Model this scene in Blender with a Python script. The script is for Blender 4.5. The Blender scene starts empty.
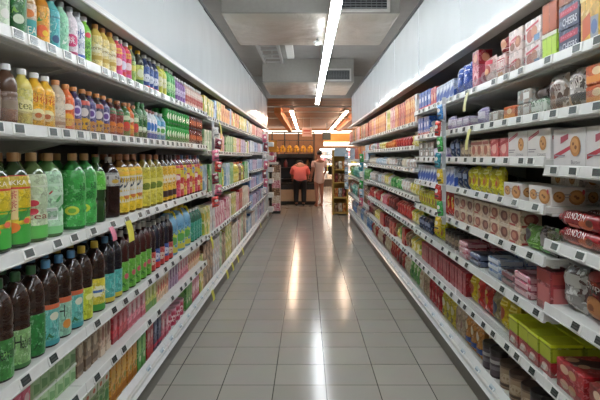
import bpy, math, random
from mathutils import Vector
random.seed(7)
SC = bpy.context.scene
COL = SC.collection
PI = math.pi

# ------------------------------------------------------------------ materials
def lin(h):
    h = h.lstrip('#')
    r = []
    for i in (0, 2, 4):
        c = int(h[i:i+2], 16) / 255
        r.append(c / 12.92 if c <= .04045 else ((c + .055) / 1.055) ** 2.4)
    return (r[0], r[1], r[2], 1)

MATS = {}
def mat(h, rough=.45, metal=0., key=None, emit=0., alpha=1.):
    k = key or (h, rough, metal, emit, alpha)
    if k in MATS: return MATS[k]
    m = bpy.data.materials.new('surface'); m.use_nodes = True
    nt = m.node_tree; b = nt.nodes['Principled BSDF']
    c = lin(h)
    if emit:
        b.inputs['Base Color'].default_value = c
        b.inputs['Emission Color'].default_value = c
        b.inputs['Emission Strength'].default_value = emit
    else:
        # slight procedural unevenness of the printed or painted surface
        tc = nt.nodes.new('ShaderNodeTexCoord'); n = nt.nodes.new('ShaderNodeTexNoise')
        n.inputs['Scale'].default_value = 22; n.inputs['Detail'].default_value = 2
        mx = nt.nodes.new('ShaderNodeMix'); mx.data_type = 'RGBA'
        mx.inputs[6].default_value = tuple(v * .9 for v in c[:3]) + (1,)
        mx.inputs[7].default_value = tuple(min(1, v * 1.08) for v in c[:3]) + (1,)
        nt.links.new(tc.outputs['Object'], n.inputs['Vector'])
        nt.links.new(n.outputs['Fac'], mx.inputs[0])
        nt.links.new(mx.outputs[2], b.inputs['Base Color'])
    b.inputs['Roughness'].default_value = rough
    b.inputs['Metallic'].default_value = metal
    MATS[k] = m
    return m

def printed(cols, scale=30, rough=.35, stretch=(1, 1, 1)):
    """busy printed packaging: irregular patches of the given colours"""
    k = ('print', tuple(cols), scale, rough, stretch)
    if k in MATS: return MATS[k]
    m = bpy.data.materials.new('printed_packaging'); m.use_nodes = True
    nt = m.node_tree; b = nt.nodes['Principled BSDF']
    tc = nt.nodes.new('ShaderNodeTexCoord'); mp = nt.nodes.new('ShaderNodeMapping')
    mp.inputs['Scale'].default_value = stretch
    nz = nt.nodes.new('ShaderNodeTexNoise'); nz.inputs['Scale'].default_value = scale * .8
    ad = nt.nodes.new('ShaderNodeMix'); ad.data_type = 'RGBA'; ad.inputs[0].default_value = .05
    v = nt.nodes.new('ShaderNodeTexVoronoi'); v.inputs['Scale'].default_value = scale
    sp = nt.nodes.new('ShaderNodeSeparateColor')
    r = nt.nodes.new('ShaderNodeValToRGB'); r.color_ramp.interpolation = 'CONSTANT'
    n = len(cols)
    while len(r.color_ramp.elements) < n: r.color_ramp.elements.new(.5)
    for i, c in enumerate(cols):
        e = r.color_ramp.elements[i]; e.position = i / n if i else 0; e.color = lin(c)
    L = nt.links.new
    L(tc.outputs['Object'], mp.inputs['Vector']); L(mp.outputs[0], nz.inputs['Vector'])
    L(mp.outputs[0], ad.inputs[6]); L(nz.outputs['Color'], ad.inputs[7])
    L(ad.outputs[2], v.inputs['Vector']); L(v.outputs['Color'], sp.inputs[0])
    L(sp.outputs[0], r.inputs['Fac']); L(r.outputs['Color'], b.inputs['Base Color'])
    b.inputs['Roughness'].default_value = rough
    MATS[k] = m
    return m

def hx(h, f=1., w=0.):
    h = h.lstrip('#'); v = [int(h[i:i+2], 16) for i in (0, 2, 4)]
    v = [max(0, min(255, int((c*f)*(1-w)+255*w))) for c in v]
    return '#%02x%02x%02x' % tuple(v)
def busy(h, acc=None, scale=85, rough=.3):
    """a label colour with small irregular printing in it"""
    c = [h, hx(h, 1.12), h, hx(h, .84), hx(h, 1, .3), h, hx(h, .92)]
    if acc: c.insert(3, acc)
    return printed(tuple(c), scale, rough)

def clear_plastic():
    k = 'clear'
    if k in MATS: return MATS[k]
    m = bpy.data.materials.new('clear_plastic'); m.use_nodes = True
    nt = m.node_tree; nt.nodes.clear()
    o = nt.nodes.new('ShaderNodeOutputMaterial'); mx = nt.nodes.new('ShaderNodeMixShader')
    t = nt.nodes.new('ShaderNodeBsdfTransparent'); t.inputs[0].default_value = (.93, .95, .95, 1)
    g = nt.nodes.new('ShaderNodeBsdfGlossy'); g.inputs['Roughness'].default_value = .12
    mx.inputs[0].default_value = .14
    nt.links.new(t.outputs[0], mx.inputs[1]); nt.links.new(g.outputs[0], mx.inputs[2])
    nt.links.new(mx.outputs[0], o.inputs[0])
    MATS[k] = m
    return m

WHITE = mat('#e4e4e0', .4); SHELFW = mat('#d2d2cd', .38); RAILW = mat('#dcdcd8', .3)
GREYM = mat('#8d8d89', .4); BACKM = mat('#34322f', .6); DARK = mat('#1b1a19', .5); KICK = mat('#6e6a63', .5)
SCREEN = mat('#59625f', .25); INK = mat('#1c2120', .4); TAGW = mat('#eeeeea', .3)
SILVER = mat('#b9b9b7', .35, .6)

# ------------------------------------------------------------------ mesh builder
class MB:
    def __init__(s): s.v = []; s.f = []; s.mi = []; s.sm = []; s.mats = []
    def slot(s, m):
        if m not in s.mats: s.mats.append(m)
        return s.mats.index(m)
    def add(s, vs, fs, m, smooth=False):
        b = len(s.v); s.v += [tuple(p) for p in vs]; k = s.slot(m)
        for f in fs:
            s.f.append(tuple(b + i for i in f)); s.mi.append(k); s.sm.append(smooth)
    def box(s, x0, x1, y0, y1, z0, z1, m, bev=0.):
        if bev <= 0:
            vs = [(x, y, z) for x in (x0, x1) for y in (y0, y1) for z in (z0, z1)]
            s.add(vs, [(0,1,3,2),(4,6,7,5),(0,4,5,1),(2,3,7,6),(0,2,6,4),(1,5,7,3)], m); return
        c = ((x0+x1)/2, (y0+y1)/2, (z0+z1)/2); h = ((x1-x0)/2, (y1-y0)/2, (z1-z0)/2)
        vs = []; idx = {}
        for sx in (-1, 1):
            for sy in (-1, 1):
                for sz in (-1, 1):
                    sg = (sx, sy, sz)
                    for a in range(3):
                        p = [c[i] + sg[i] * (h[i] if i == a else h[i] - bev) for i in range(3)]
                        idx[(sg, a)] = len(vs); vs.append(p)
        fs = []
        def orient(f):
            p = [Vector(vs[i]) for i in f]
            n = (p[1]-p[0]).cross(p[2]-p[0]); mid = sum(p, Vector())/len(p) - Vector(c)
            return f if n.dot(mid) > 0 else tuple(reversed(f))
        for a in range(3):
            b1, b2 = [i for i in range(3) if i != a]
            for sa in (-1, 1):
                q = []
                for u, w in ((-1,-1),(1,-1),(1,1),(-1,1)):
                    g = [0,0,0]; g[a] = sa; g[b1] = u; g[b2] = w; q.append(idx[(tuple(g), a)])
                fs.append(orient(tuple(q)))
        for a in range(3):
            b1, b2 = [i for i in range(3) if i != a]
            for u in (-1, 1):
                for w in (-1, 1):
                    g = [0,0,0]; g[b1] = u; g[b2] = w
                    g0 = list(g); g0[a] = -1; g1 = list(g); g1[a] = 1
                    fs.append(orient((idx[(tuple(g0), b1)], idx[(tuple(g1), b1)], idx[(tuple(g1), b2)], idx[(tuple(g0), b2)])))
        for sx in (-1, 1):
            for sy in (-1, 1):
                for sz in (-1, 1):
                    fs.append(orient(tuple(idx[((sx,sy,sz), a)] for a in range(3))))
        s.add(vs, fs, m)
    def lathe(s, prof, m, seg=18, cx=0, cy=0, sq=0., cap0=True, cap1=True, ang0=0):
        vs = []; n = len(prof)
        for r, z in prof:
            for i in range(seg):
                a = 2*PI*i/seg + ang0
                ca, sa = math.cos(a), math.sin(a)
                k = 1.
                if sq:
                    k = 1 / ((abs(ca)**(2+sq*8) + abs(sa)**(2+sq*8)) ** (1/(2+sq*8)))
                vs.append((cx + r*k*ca, cy + r*k*sa, z))
        fs = []
        for j in range(n-1):
            for i in range(seg):
                k = (i+1) % seg
                fs.append((j*seg+i, j*seg+k, (j+1)*seg+k, (j+1)*seg+i))
        s.add(vs, fs, m, True)
        if cap0: s.add(vs[:seg], [tuple(reversed(range(seg)))], m)
        if cap1: s.add(vs[-seg:], [tuple(range(seg))], m)
    def tube(s, p0, p1, r, m, seg=8):
        p0 = Vector(p0); p1 = Vector(p1); d = (p1-p0).normalized()
        u = d.orthogonal().normalized(); w = d.cross(u)
        vs = [p + u*r*math.cos(2*PI*i/seg) + w*r*math.sin(2*PI*i/seg) for p in (p0, p1) for i in range(seg)]
        fs = [(i, (i+1) % seg, seg+(i+1) % seg, seg+i) for i in range(seg)] + [tuple(reversed(range(seg))), tuple(range(seg, 2*seg))]
        s.add(vs, fs, m, True)
    def poly(s, pts, m): s.add(pts, [tuple(range(len(pts)))], m)
    def mesh(s, name):
        me = bpy.data.meshes.new(name); me.from_pydata(s.v, [], s.f)
        for m in s.mats: me.materials.append(m)
        me.polygons.foreach_set('material_index', s.mi); me.polygons.foreach_set('use_smooth', s.sm)
        me.update()
        return me
    def build(s, name, parent=None, **kw):
        o = bpy.data.objects.new(name, s.mesh(name)); COL.objects.link(o)
        if parent: o.parent = parent
        for k, v in kw.items(): o[k] = v
        return o

def empty(name, label, cat, loc=(0, 0, 0), rz=0, group=None):
    o = bpy.data.objects.new(name, None); COL.objects.link(o)
    o.location = loc; o.rotation_euler = (0, 0, rz); o.empty_display_size = .1
    o['label'] = label; o['category'] = cat
    if group: o['group'] = group
    return o
def tag(o, label, cat, group=None):
    o['label'] = label; o['category'] = cat
    if group: o['group'] = group
    return o

# lettering: built-in font turned into flat triangles, cached
TXT = {}
def text_tris(t):
    if t in TXT: return TXT[t]
    cu = bpy.data.curves.new('lettering', 'FONT'); cu.body = t; cu.resolution_u = 2
    o = bpy.data.objects.new('lettering', cu); COL.objects.link(o)
    dg = bpy.context.evaluated_depsgraph_get()
    me = bpy.data.meshes.new_from_object(o.evaluated_get(dg))
    vs = [(v.co.x, v.co.y) for v in me.vertices]; fs = [tuple(p.vertices) for p in me.polygons]
    bpy.data.objects.remove(o); bpy.data.curves.remove(cu); bpy.data.meshes.remove(me)
    if vs:
        x0 = min(v[0] for v in vs); x1 = max(v[0] for v in vs); y0 = min(v[1] for v in vs); y1 = max(v[1] for v in vs)
        vs = [((x-x0)/(x1-x0+1e-9), (y-y0)/(y1-y0+1e-9)) for x, y in vs]
    TXT[t] = (vs, fs)
    return TXT[t]

def decals(mb, specs, mapf, grid=None):
    """specs in 0..1 front coordinates; mapf(u, v, i) lays layer i onto the surface"""
    for i, d in enumerate(specs):
        k, m = d[0], d[1]
        M = mat(m) if isinstance(m, str) else m
        if k == 'r':
            u0, v0, u1, v1 = d[2:6]; nu = max(1, int((u1-u0)*12)) if grid else 1; nv = max(1, int((v1-v0)*grid)) if grid else 1
            vs = [mapf(u0+(u1-u0)*a/nu, v0+(v1-v0)*b/nv, i) for b in range(nv+1) for a in range(nu+1)]
            fs = [(b*(nu+1)+a, b*(nu+1)+a+1, (b+1)*(nu+1)+a+1, (b+1)*(nu+1)+a) for b in range(nv) for a in range(nu)]
            mb.add(vs, fs, M, bool(grid))
        elif k == 'e':
            u, v, ru, rv = d[2:6]; n = 14
            vs = [mapf(u, v, i)] + [mapf(u+ru*f*math.cos(2*PI*q/n), v+rv*f*math.sin(2*PI*q/n), i) for f in (.55, 1) for q in range(n)]
            fs = [(0, 1+q, 1+(q+1) % n) for q in range(n)] + [(1+q, 1+n+q, 1+n+(q+1) % n, 1+(q+1) % n) for q in range(n)]
            mb.add(vs, fs, M)
        elif k == 'p':
            vs = [mapf(u, v, i) for u, v in d[2]]
            mb.add(vs, [tuple(range(len(vs)))], M)
        elif k == 't':
            t, u0, v0, u1, v1 = d[2:7]; vs, fs = text_tris(t)
            if vs: mb.add([mapf(u0+(u1-u0)*x, v0+(v1-v0)*y, i) for x, y in vs], fs, M)

# ------------------------------------------------------------------ product prototypes
# a prototype: (object name, category, root mesh, [(part name, mesh)], width along the aisle, depth, height, bottle?)
PROTO = {}
def reg(key, name, cat, root, parts, w, d, h, rnd=False): PROTO[key] = (name, cat, root, parts, w, d, h, rnd)

def interp(prof, z):
    for (r0, z0), (r1, z1) in zip(prof, prof[1:]):
        if z0 <= z <= z1: return r0 + (r1-r0)*(z-z0)/max(1e-6, z1-z0)
    return prof[-1][0]

def bottle(key, r, h, body, cap, lab=None, z0=.1, z1=.6, dec=(), name='drink_bottle', shape='round', capw=.34, rough=.12, sq=0, seg=20, cat='bottle'):
    if shape == 'round':
        pr = [(.84, 0), (.97, .012), (1, .04), (1, .60), (.985, .66), (.9, .735), (.68, .81), (.42, .865), (capw*.92, .89), (capw*.92, .94)]
    elif shape == 'waist':
        pr = [(.84, 0), (.97, .012), (1, .04), (1, .3), (.93, .33), (.93, .36), (1, .39), (1, .58), (.97, .63), (.99, .66), (.9, .74), (.68, .82), (.42, .87), (capw*.92, .895), (capw*.92, .94)]
    elif shape == 'rib':
        pr = [(.84, 0), (.97, .012), (1, .04), (1, .44), (.95, .46), (1, .49), (1, .53), (.95, .55), (1, .58), (1, .66), (.93, .74), (.76, .81), (.48, .87), (capw*.92, .9), (capw*.92, .94)]
    elif shape == 'can':
        pr = [(.82, 0), (1, .05), (1, .9), (.84, .97), (.84, 1)]
    else:   # wide-mouth
        pr = [(.86, 0), (1, .04), (1, .7), (.9, .78), (.6, .84), (capw, .87), (capw, .93)]
    pr = [(a*r, b*h) for a, b in pr]
    B = mat(body, rough) if isinstance(body, str) else body
    mb = MB(); mb.lathe(pr, B, seg, sq=sq); root = mb.mesh(name)
    parts = []
    if shape != 'can' and cap:
        c = MB(); cr = capw*r*1.06
        c.lathe([(cr, .905*h), (cr, .985*h), (cr*.9, h)], mat(cap, .4), 14)
        parts.append(('cap', c.mesh('cap')))
    if lab:
        lm = MB()
        zs = sorted({z0*h, z1*h} | {b for a, b in pr if z0*h < b < z1*h})
        sqf = sq
        lm.lathe([(interp(pr, z)+.0009, z) for z in zs], busy(lab) if isinstance(lab, str) else lab, seg, sq=sqf, cap0=False, cap1=False)
        def mp(u, v, i):
            a = -PI/2 + (u-.5)*PI*1.05; z = (z0+(z1-z0)*v)*h; rr = interp(pr, z)+.0014+.0002*i
            k = 1.
            if sq: k = 1/((abs(math.cos(a))**(2+sq*8)+abs(math.sin(a))**(2+sq*8))**(1/(2+sq*8)))
            return (rr*k*math.cos(a), rr*k*math.sin(a), z)
        decals(lm, dec, mp, grid=8)
        parts.append(('label_sleeve', lm.mesh('label_sleeve')))
    reg(key, name, cat, root, parts, 2*r*(1+sq*.7)+.002, 2*r*(1+sq*.7)+.002, h, True)

def boxpack(key, w, d, h, base, dec=(), name='biscuit_box', top=None, bev=.002, cat='box', sides=True, lid=None):
    mb = MB(); B = busy(base, None, 60, .35) if isinstance(base, str) else base
    mb.box(-w/2, w/2, -d/2, d/2, 0, h, B, bev)
    e = .0006
    decals(mb, dec, lambda u, v, i: ((u-.5)*w*.985, -d/2-e*(i+1), v*h*.985+h*.0075))
    if sides and dec:
        dd = [q for q in dec if q[0] != 't']
        decals(mb, dd, lambda u, v, i: (-w/2-e*(i+1), (.5-u)*d*.97, v*h*.985+h*.0075))
        decals(mb, dd, lambda u, v, i: (w/2+e*(i+1), (u-.5)*d*.97, v*h*.985+h*.0075))
    if top: decals(mb, top, lambda u, v, i: ((u-.5)*w*.985, (v-.5)*d*.97, h+e*(i+1)))
    parts = []
    if lid:
        l = MB(); l.box(-w/2-.002, w/2+.002, -d/2-.002, d/2+.002, h, h+.012, mat(lid, .35), .002); parts.append(('lid', l.mesh('lid')))
    reg(key, name, cat, mb.mesh(name), parts, w+(.004 if lid else 0), d+(.004 if lid else 0), h+(.012 if lid else 0))

def pouch(key, w, d, h, base, dec=(), name='snack_pouch', cat='pouch', lying=False, seed=1):
    """pillow bag with crimped ends and creased, bulging faces; standing (seam up) or lying (ends along the aisle)"""
    rnd = random.Random(seed); nu, nv = 10, 12
    L, W = (w, h) if lying else (h, w)      # length between the crimped ends, and width across
    T = d
    B = (busy(base, None, 70, .22) if isinstance(base, str) else base)
    ph = [rnd.uniform(0, 6) for _ in range(6)]
    def surf(u, v, sgn):
        su = math.sin(PI*min(1, max(0, u))); ev = min(1., max(0, (min(v, 1-v)-.05)/.22)); ev = math.sqrt(max(0, ev)*(2-ev)) if ev < 1 else 1
        t = T/2*(su**.55)*ev if su > 0 else 0
        t *= 1 + .07*math.sin(9*u+ph[0]+5*v) + .06*math.sin(14*v+ph[1]-3*u)
        k = .94 + .06*ev
        return ((u-.5)*W*k, (v-.5)*L, sgn*t)
    mb = MB(); vs = []; fs = []
    for sgn in (1, -1):
        b = len(vs)
        vs += [surf(a/nu, c/nv, sgn) for c in range(nv+1) for a in range(nu+1)]
        for c in range(nv):
            for a in range(nu):
                q = (b+c*(nu+1)+a, b+c*(nu+1)+a+1, b+(c+1)*(nu+1)+a+1, b+(c+1)*(nu+1)+a)
                fs.append(q if sgn > 0 else tuple(reversed(q)))
    if lying:   # ends along local x, thickness upright
        tr = lambda p: (p[1], p[0]*T/W*1.0 if False else p[0], p[2]+T/2)
    tr2 = (lambda p: (p[1], -p[2], p[0]+W/2)) if lying else (lambda p: (p[0], -p[2], p[1]+L/2))
    mb.add([tr2(p) for p in vs], fs, B, True)
    def mp(u, v, i):
        if lying: a, c = v, u
        else: a, c = u, v
        x, y, t = surf(a, c, 1); return tr2((x, y, t+.0012+.0004*i))
    decals(mb, dec, mp, grid=8)
    reg(key, name, cat, mb.mesh(name), [], w, d*1.05, h)

def tub(key, r, h, body, lid, dec=(), lab=None, name='food_tin', cat='tin', lidh=.14):
    mb = MB(); B = mat(body, .3) if isinstance(body, str) else body
    pr = [(r*.95, 0), (r*.97, .004), (r*.97, h*(1-lidh))]
    mb.lathe(pr, B, 22)
    parts = []
    l = MB(); l.lathe([(r, h*(1-lidh)), (r, h*.985), (r*.95, h)], mat(lid, .35), 22); parts.append(('lid', l.mesh('lid')))
    if lab:
        q = MB(); q.lathe([(r*.975, h*.08), (r*.975, h*.78)], mat(lab, .4), 22, cap0=False, cap1=False)
        decals(q, dec, lambda u, v, i: ((r*.98+.0006*i)*math.cos(-PI/2+(u-.5)*PI), (r*.98+.0006*i)*math.sin(-PI/2+(u-.5)*PI), h*(.08+.7*v)), grid=6)
        parts.append(('label_wrap', q.mesh('label_wrap')))
    reg(key, name, cat, mb.mesh(name), parts, 2*r, 2*r, h, True)

def multipack(key, nx, nz, cw, ch, d, base, accent, film='#d8ddd4', name='drink_multipack', cat='multipack'):
    """small cartons held together by a film: grooves between the cartons"""
    mb = MB(); B = mat(base, .3) if isinstance(base, str) else base; A = mat(accent, .3)
    for i in range(nx):
        for k in range(nz):
            x0 = (i-nx/2)*cw; z0 = k*ch
            mb.box(x0+.001, x0+cw-.001, -d/2, d/2, z0, z0+ch-.002, B, .004)
            for s in (-1,):
                mb.poly([(x0+.008, s*d/2-.0008, z0+ch*.2), (x0+cw-.008, s*d/2-.0008, z0+ch*.2), (x0+cw-.008, s*d/2-.0008, z0+ch*.55), (x0+.008, s*d/2-.0008, z0+ch*.7)], A)
    f = MB(); f.box(-nx*cw/2-.001, nx*cw/2+.001, -d/2-.0016, d/2+.0016, nz*ch*.44, nz*ch*.5, mat(film, .2))
    reg(key, name, cat, mb.mesh(name), [('wrapping_band', f.mesh('wrapping_band'))], nx*cw+.003, d+.004, nz*ch)

def jug(key, r, h, body, cap, lab, dec):
    bottle(key, r, h, body, cap, lab, .06, .62, dec, name='drink_jug', shape='round', capw=.3, cat='jug')
    n, c, root, parts, w, d, hh, rd = PROTO[key]
    m = MB(); M = mat('#e8d23a', .35)
    pts = [(r*.3, 0, h*.9), (r*.62, 0, h*.92), (r*.86, 0, h*.84), (r*.93, 0, h*.74)]
    for a, b in zip(pts, pts[1:]): m.tube(a, b, .008, M)
    parts.append(('handle', m.mesh('handle'))); PROTO[key] = (n, c, root, parts, w, d, hh, rd)

G = lambda *a: a
# --- drinks: small bottles (500 ml)
def small(key, body, cap, lab, z0, z1, dec, shape='round', r=.0315, h=.212, name='drink_bottle', capw=.42, rough=.15):
    bottle(key, r, h, body, cap, lab, z0, z1, dec, name, shape, capw, rough, seg=18)
leaf = lambda c, u, v, s=.12: ('p', c, [(u-s, v-s*.7), (u-s*.2, v-s*.6), (u+s*.7, v+s*.1), (u+s, v+s*.9), (u+s*.1, v+s*.6), (u-s*.7, v)])
small('s_pale', '#b9c6a5', '#e8e8e4', '#cfdcc4', .08, .8, [leaf('#3d7a35', .4, .5, .16), ('t', '#2f5a2c', 'tea', .3, .7, .7, .85), ('e', '#f0efe6', .6, .25, .15, .1)])
small('s_dkgreen', '#2c5a2a', '#2f6b35', '#245f2b', .06, .8, [leaf('#7cb342', .5, .55, .2), ('e', '#e6f0d8', .5, .3, .16, .1), ('t', '#dfead0', '茶', .35, .65, .65, .85)])
small('s_teal', '#a77b4a', '#4a3a30', '#cdb79c', .06, .62, [('r', '#3a9c97', 0, 0, 1, .55), ('e', '#d9772f', .45, .72, .2, .12), ('t', '#efe7d4', 'TEA', .25, .15, .75, .35)])
small('s_orange', '#c4822c', '#3a3634', '#d99a2b', .06, .7, [leaf('#4f8f32', .5, .7, .16), ('e', '#e8662a', .5, .35, .2, .16), ('e', '#f0c63a', .6, .3, .1, .08)])
small('s_turq', '#5fb0ae', '#3b3d3f', '#3aa1a6', .06, .75, [('r', '#1f6f78', 0, .78, 1, 1), leaf('#d7ece6', .45, .5, .18), ('e', '#2b4f77', .6, .25, .14, .1)])
small('s_mint', '#9ccdb0', '#8a8f8c', '#8cc9a5', .06, .8, [leaf('#3f8a55', .45, .5, .2), leaf('#e6f3e6', .6, .3, .14)])
small('s_pinkw', '#d9cfd2', '#8b8b90', '#d7c9d0', .06, .8, [('e', '#d13f74', .5, .4, .28, .16), ('r', '#b33a63', 0, .02, 1, .12), ('t', '#ffffff', '桃', .38, .32, .62, .5)])
small('s_bluew', '#d5d9de', '#9a9da0', '#dde1e6', .06, .8, [('t', '#2d4fa0', '水', .3, .55, .7, .8), ('t', '#2d4fa0', '氧', .3, .3, .7, .52), ('r', '#3f66b8', 0, .02, 1, .14)])
small('s_lime', '#79b93a', '#efefec', '#6db52c', .05, .84, [leaf('#a9da5e', .5, .6, .22), ('e', '#d5303a', .6, .72, .14, .07), ('t', '#1f5a1e', '绿', .3, .36, .7, .56), ('t', '#1f5a1e', '茶', .3, .12, .7, .33)])
small('s_honey', '#d7b85e', '#c98843', '#dcc983', .06, .74, [('e', '#efe6c4', .5, .6, .3, .14), ('r', '#c5a243', 0, .25, 1, .38), ('t', '#7a5a20', 'honey', .2, .52, .8, .66)], 'rib')
small('s_redpink', '#d8495a', '#eeeeec', '#d33a4f', .05, .82, [('r', '#e8b23c', 0, .7, 1, 1), ('e', '#f3dfe3', .5, .45, .26, .12), ('r', '#d9559a', 0, 0, 1, .2)])
small('s_pinkred', '#d0527e', '#eeeeec', '#c93f7c', .05, .82, [('r', '#e6a24a', 0, .78, 1, 1), ('e', '#e9e3f0', .5, .42, .24, .14), ('r', '#d23c3c', 0, .0, 1, .22)])
small('s_yelcap', '#4a5a2b', '#e5b52b', '#7fa13a', .05, .6, [('r', '#d7cf5b', 0, .55, 1, .8), leaf('#2b5a22', .5, .3, .2)])
small('s_yelcapb', '#3a3a30', '#e5b52b', '#c9ce62', .05, .6, [('r', '#3f7a38', 0, .0, 1, .3), ('e', '#e8eccb', .5, .6, .2, .2)])
small('s_navy', '#26304f', '#e9e9e6', '#2a4a8a', .05, .66, [('e', '#e5e9f2', .5, .5, .28, .18), ('r', '#c9432f', 0, .0, 1, .16)])
small('s_yelgreen', '#b9b83c', '#dcdcd0', '#c5c24a', .06, .82, [('e', '#efecc8', .5, .5, .3, .2)])
small('s_green', '#4fa84f', '#e2e2dd', '#43a24b', .05, .84, [('e', '#bfe6a6', .5, .5, .3, .15), ('t', '#e9f5e0', '茶', .32, .2, .68, .38)])
small('s_purple', '#7d5a90', '#d9d9da', '#7a4f96', .06, .8, [('e', '#d9c9e3', .5, .5, .3, .18)], h=.19)
small('s_pinkcream', '#dcb9ac', '#dcdcd8', '#d9b3a4', .06, .8, [('e', '#b8564c', .5, .4, .28, .18), ('r', '#f0e6d8', 0, .7, 1, .9)], h=.19)
# second shelf
small('s_brown', '#5a4234', '#e6e6e3', '#6a5344', .1, .55, [('r', '#8c7a68', 0, .4, 1, .7)], 'rib', r=.034, h=.198)
small('s_yellow', '#cbb95a', '#ecece8', '#c9c06a', .06, .66, [('e', '#e9e0a4', .5, .5, .3, .2), ('t', '#6b6a2a', 'tea', .3, .42, .7, .6)], r=.034, h=.198)
small('s_chrys', '#d9a52c', '#ecece8', '#e0a92a', .06, .72, [('t', '#c03a1c', '菊', .2, .62, .5, .86), ('t', '#c03a1c', '花', .52, .62, .8, .86), ('e', '#eee2b2', .5, .3, .24, .16), ('e', '#c46a2a', .5, .28, .1, .07)], r=.035, h=.198)
small('s_beige', '#bfae97', '#b97840', '#c8b9a2', .06, .72, [('e', '#d9d0bf', .5, .6, .3, .15), ('r', '#a0826a', 0, .1, 1, .2)], 'rib', r=.034, h=.195)
small('s_carrot', '#c9622a', '#bf7a3e', '#d0591f', .06, .72, [('e', '#e9b23a', .5, .3, .26, .2), ('e', '#f0e3d0', .5, .7, .24, .1)], r=.033, h=.19)
small('s_grape', '#3b2f4e', '#c0793c', '#40356a', .06, .74, [('e', '#cf8a2c', .5, .2, .36, .18), ('e', '#d7d2e6', .5, .62, .2, .16), ('e', '#6a4b94', .5, .62, .13, .1)], r=.032, h=.19)
small('s_grapeb', '#3a3030', '#c0793c', '#3f3a52', .06, .74, [('e', '#d8a52c', .5, .25, .36, .2), ('r', '#b8402c', 0, .85, 1, 1), ('e', '#e0d6d0', .5, .62, .18, .14)], r=.032, h=.19)
small('s_darkred', '#4b2420', '#a06438', '#7c2a25', .06, .74, [('e', '#d87a2a', .5, .3, .3, .2), ('r', '#2f6a37', 0, .8, 1, 1)], r=.032, h=.185)
small('s_apple', '#3f5a2a', '#a06438', '#4b7f34', .06, .74, [('e', '#c8392f', .5, .4, .24, .2), ('e', '#d9e0c0', .5, .75, .26, .1)], r=.032, h=.185)
small('s_milk', '#dadfe0', '#7b4a3a', '#e2e5e8', .06, .72, [('r', '#2f5aa5', 0, 0, 1, .28), ('e', '#3f79c2', .5, .6, .2, .2)], r=.032, h=.185, name='milk_bottle')
small('s_milkb', '#9cc0cf', '#c9ccc8', '#4f97b5', .06, .72, [('e', '#e6efe6', .5, .5, .3, .24), ('e', '#5da04a', .5, .5, .16, .12)], r=.036, h=.185, name='milk_bottle')
def canpack(key, base, accent, base2):
    mb = MB(); r = .029; h = .115
    for i in (-1, 1):
        for j in (-1, 1):
            mb.lathe([(r*.8, 0), (r*.97, .006), (r*.97, h-.012), (r*.82, h)], mat(base, .22), 14, i*r, j*r)
    for i in (-1, 1):
        decals(mb, [('e', accent, .5, .55, .3, .2), ('r', base2, .1, .12, .9, .22)], lambda u, v, k: (i*r+r*1.0*math.sin((u-.5)*2.4)*1.0, -r-(r+.0008*k)*math.cos((u-.5)*2.4), v*h), grid=5)
    f = MB(); f.box(-2*r-.001, 2*r+.001, -2*r-.001, 2*r+.001, h*.5, h*.54, clear_plastic())
    reg(key, 'can_pack', 'can pack', mb.mesh('can_pack'), [('wrapping_film', f.mesh('wrapping_film'))], 4*r+.004, 4*r+.004, h)
canpack('c_green', '#2e9a3c', '#d5e9c4', '#1d6a2a'); canpack('c_dark', '#6b2a20', '#c9632f', '#2a1512')
# third shelf: 1.5 litre bottles
def big(key, body, cap, lab, z0, z1, dec, shape='waist', r=.053, h=.315, capw=.33, sq=0, rough=.12):
    bottle(key, r, h, body, cap, lab, z0, z1, dec, 'tea_bottle', shape, capw, rough, sq=sq, seg=24)
big('b_peach', '#2b3a20', '#b98f5c', '#c9b12c', .045, .76, [('r', '#3f9a3a', 0, 0, 1, .52), ('p', '#c9b12c', [(0, .4), (1, .62), (1, .8), (0, .8)]), ('r', '#c63a34', 0, .8, 1, 1), ('t', '#f2ece2', 'POKKA', .2, .86, .66, .93), ('e', '#f2ece2', .78, .9, .06, .03), ('r', '#e9d39a', .14, .36, .5, .8),
    ('t', '#c8385a', '桃茶', .16, .66, .48, .78), ('t', '#c8385a', '绿茶', .16, .52, .48, .64), ('t', '#c8385a', '清香', .16, .39, .48, .5), ('e', '#e0762a', .34, .24, .2, .085), ('e', '#e8a04a', .28, .25, .08, .05), leaf('#2a7a2c', .62, .42, .12), ('e', '#d9604a', .66, .33, .07, .04)])
big('b_white', '#46562f', '#b98f5c', '#b9c9a5', .045, .76, [('r', '#cfd8c4', 0, .8, 1, 1), ('e', '#c43a4a', .4, .55, .12, .05), ('e', '#c43a4a', .4, .42, .12, .05), ('r', '#55a34a', 0, 0, 1, .2), ('t', '#8a3a3a', 'tea', .3, .3, .7, .38)])
big('b_pale', '#4a6a3a', '#b98f5c', '#a9ccaa', .045, .78, [('r', '#c2dcc4', 0, .62, 1, .96), ('r', '#78b878', 0, 0, 1, .12), leaf('#4f9a58', .62, .55, .07), leaf('#4f9a58', .7, .4, .07), leaf('#b8504a', .45, .66, .04), ('r', '#e6ece4', .36, .22, .6, .42)] + [('r', '#404a42', .38+.022*i, .24, .388+.022*i, .4) for i in range(9)])
big('b_green', '#2f6a34', '#b98f5c', '#3d9a45', .045, .78, [('p', '#dfe8dc', [(.15, .0), (.5, .0), (.85, .9), (.55, .98)]), ('t', '#22402a', '绿', .52, .62, .72, .76), ('t', '#22402a', '茶', .44, .46, .64, .6), ('e', '#c9cf3f', .36, .28, .16, .08), ('e', '#6fae3c', .36, .28, .09, .045), leaf('#2a7a34', .7, .3, .1)])
big('b_green2', '#25401f', '#3f6a35', '#57a83a', .5, .78, [leaf('#8fd04f', .5, .5, .25)], h=.3, r=.045)
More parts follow.
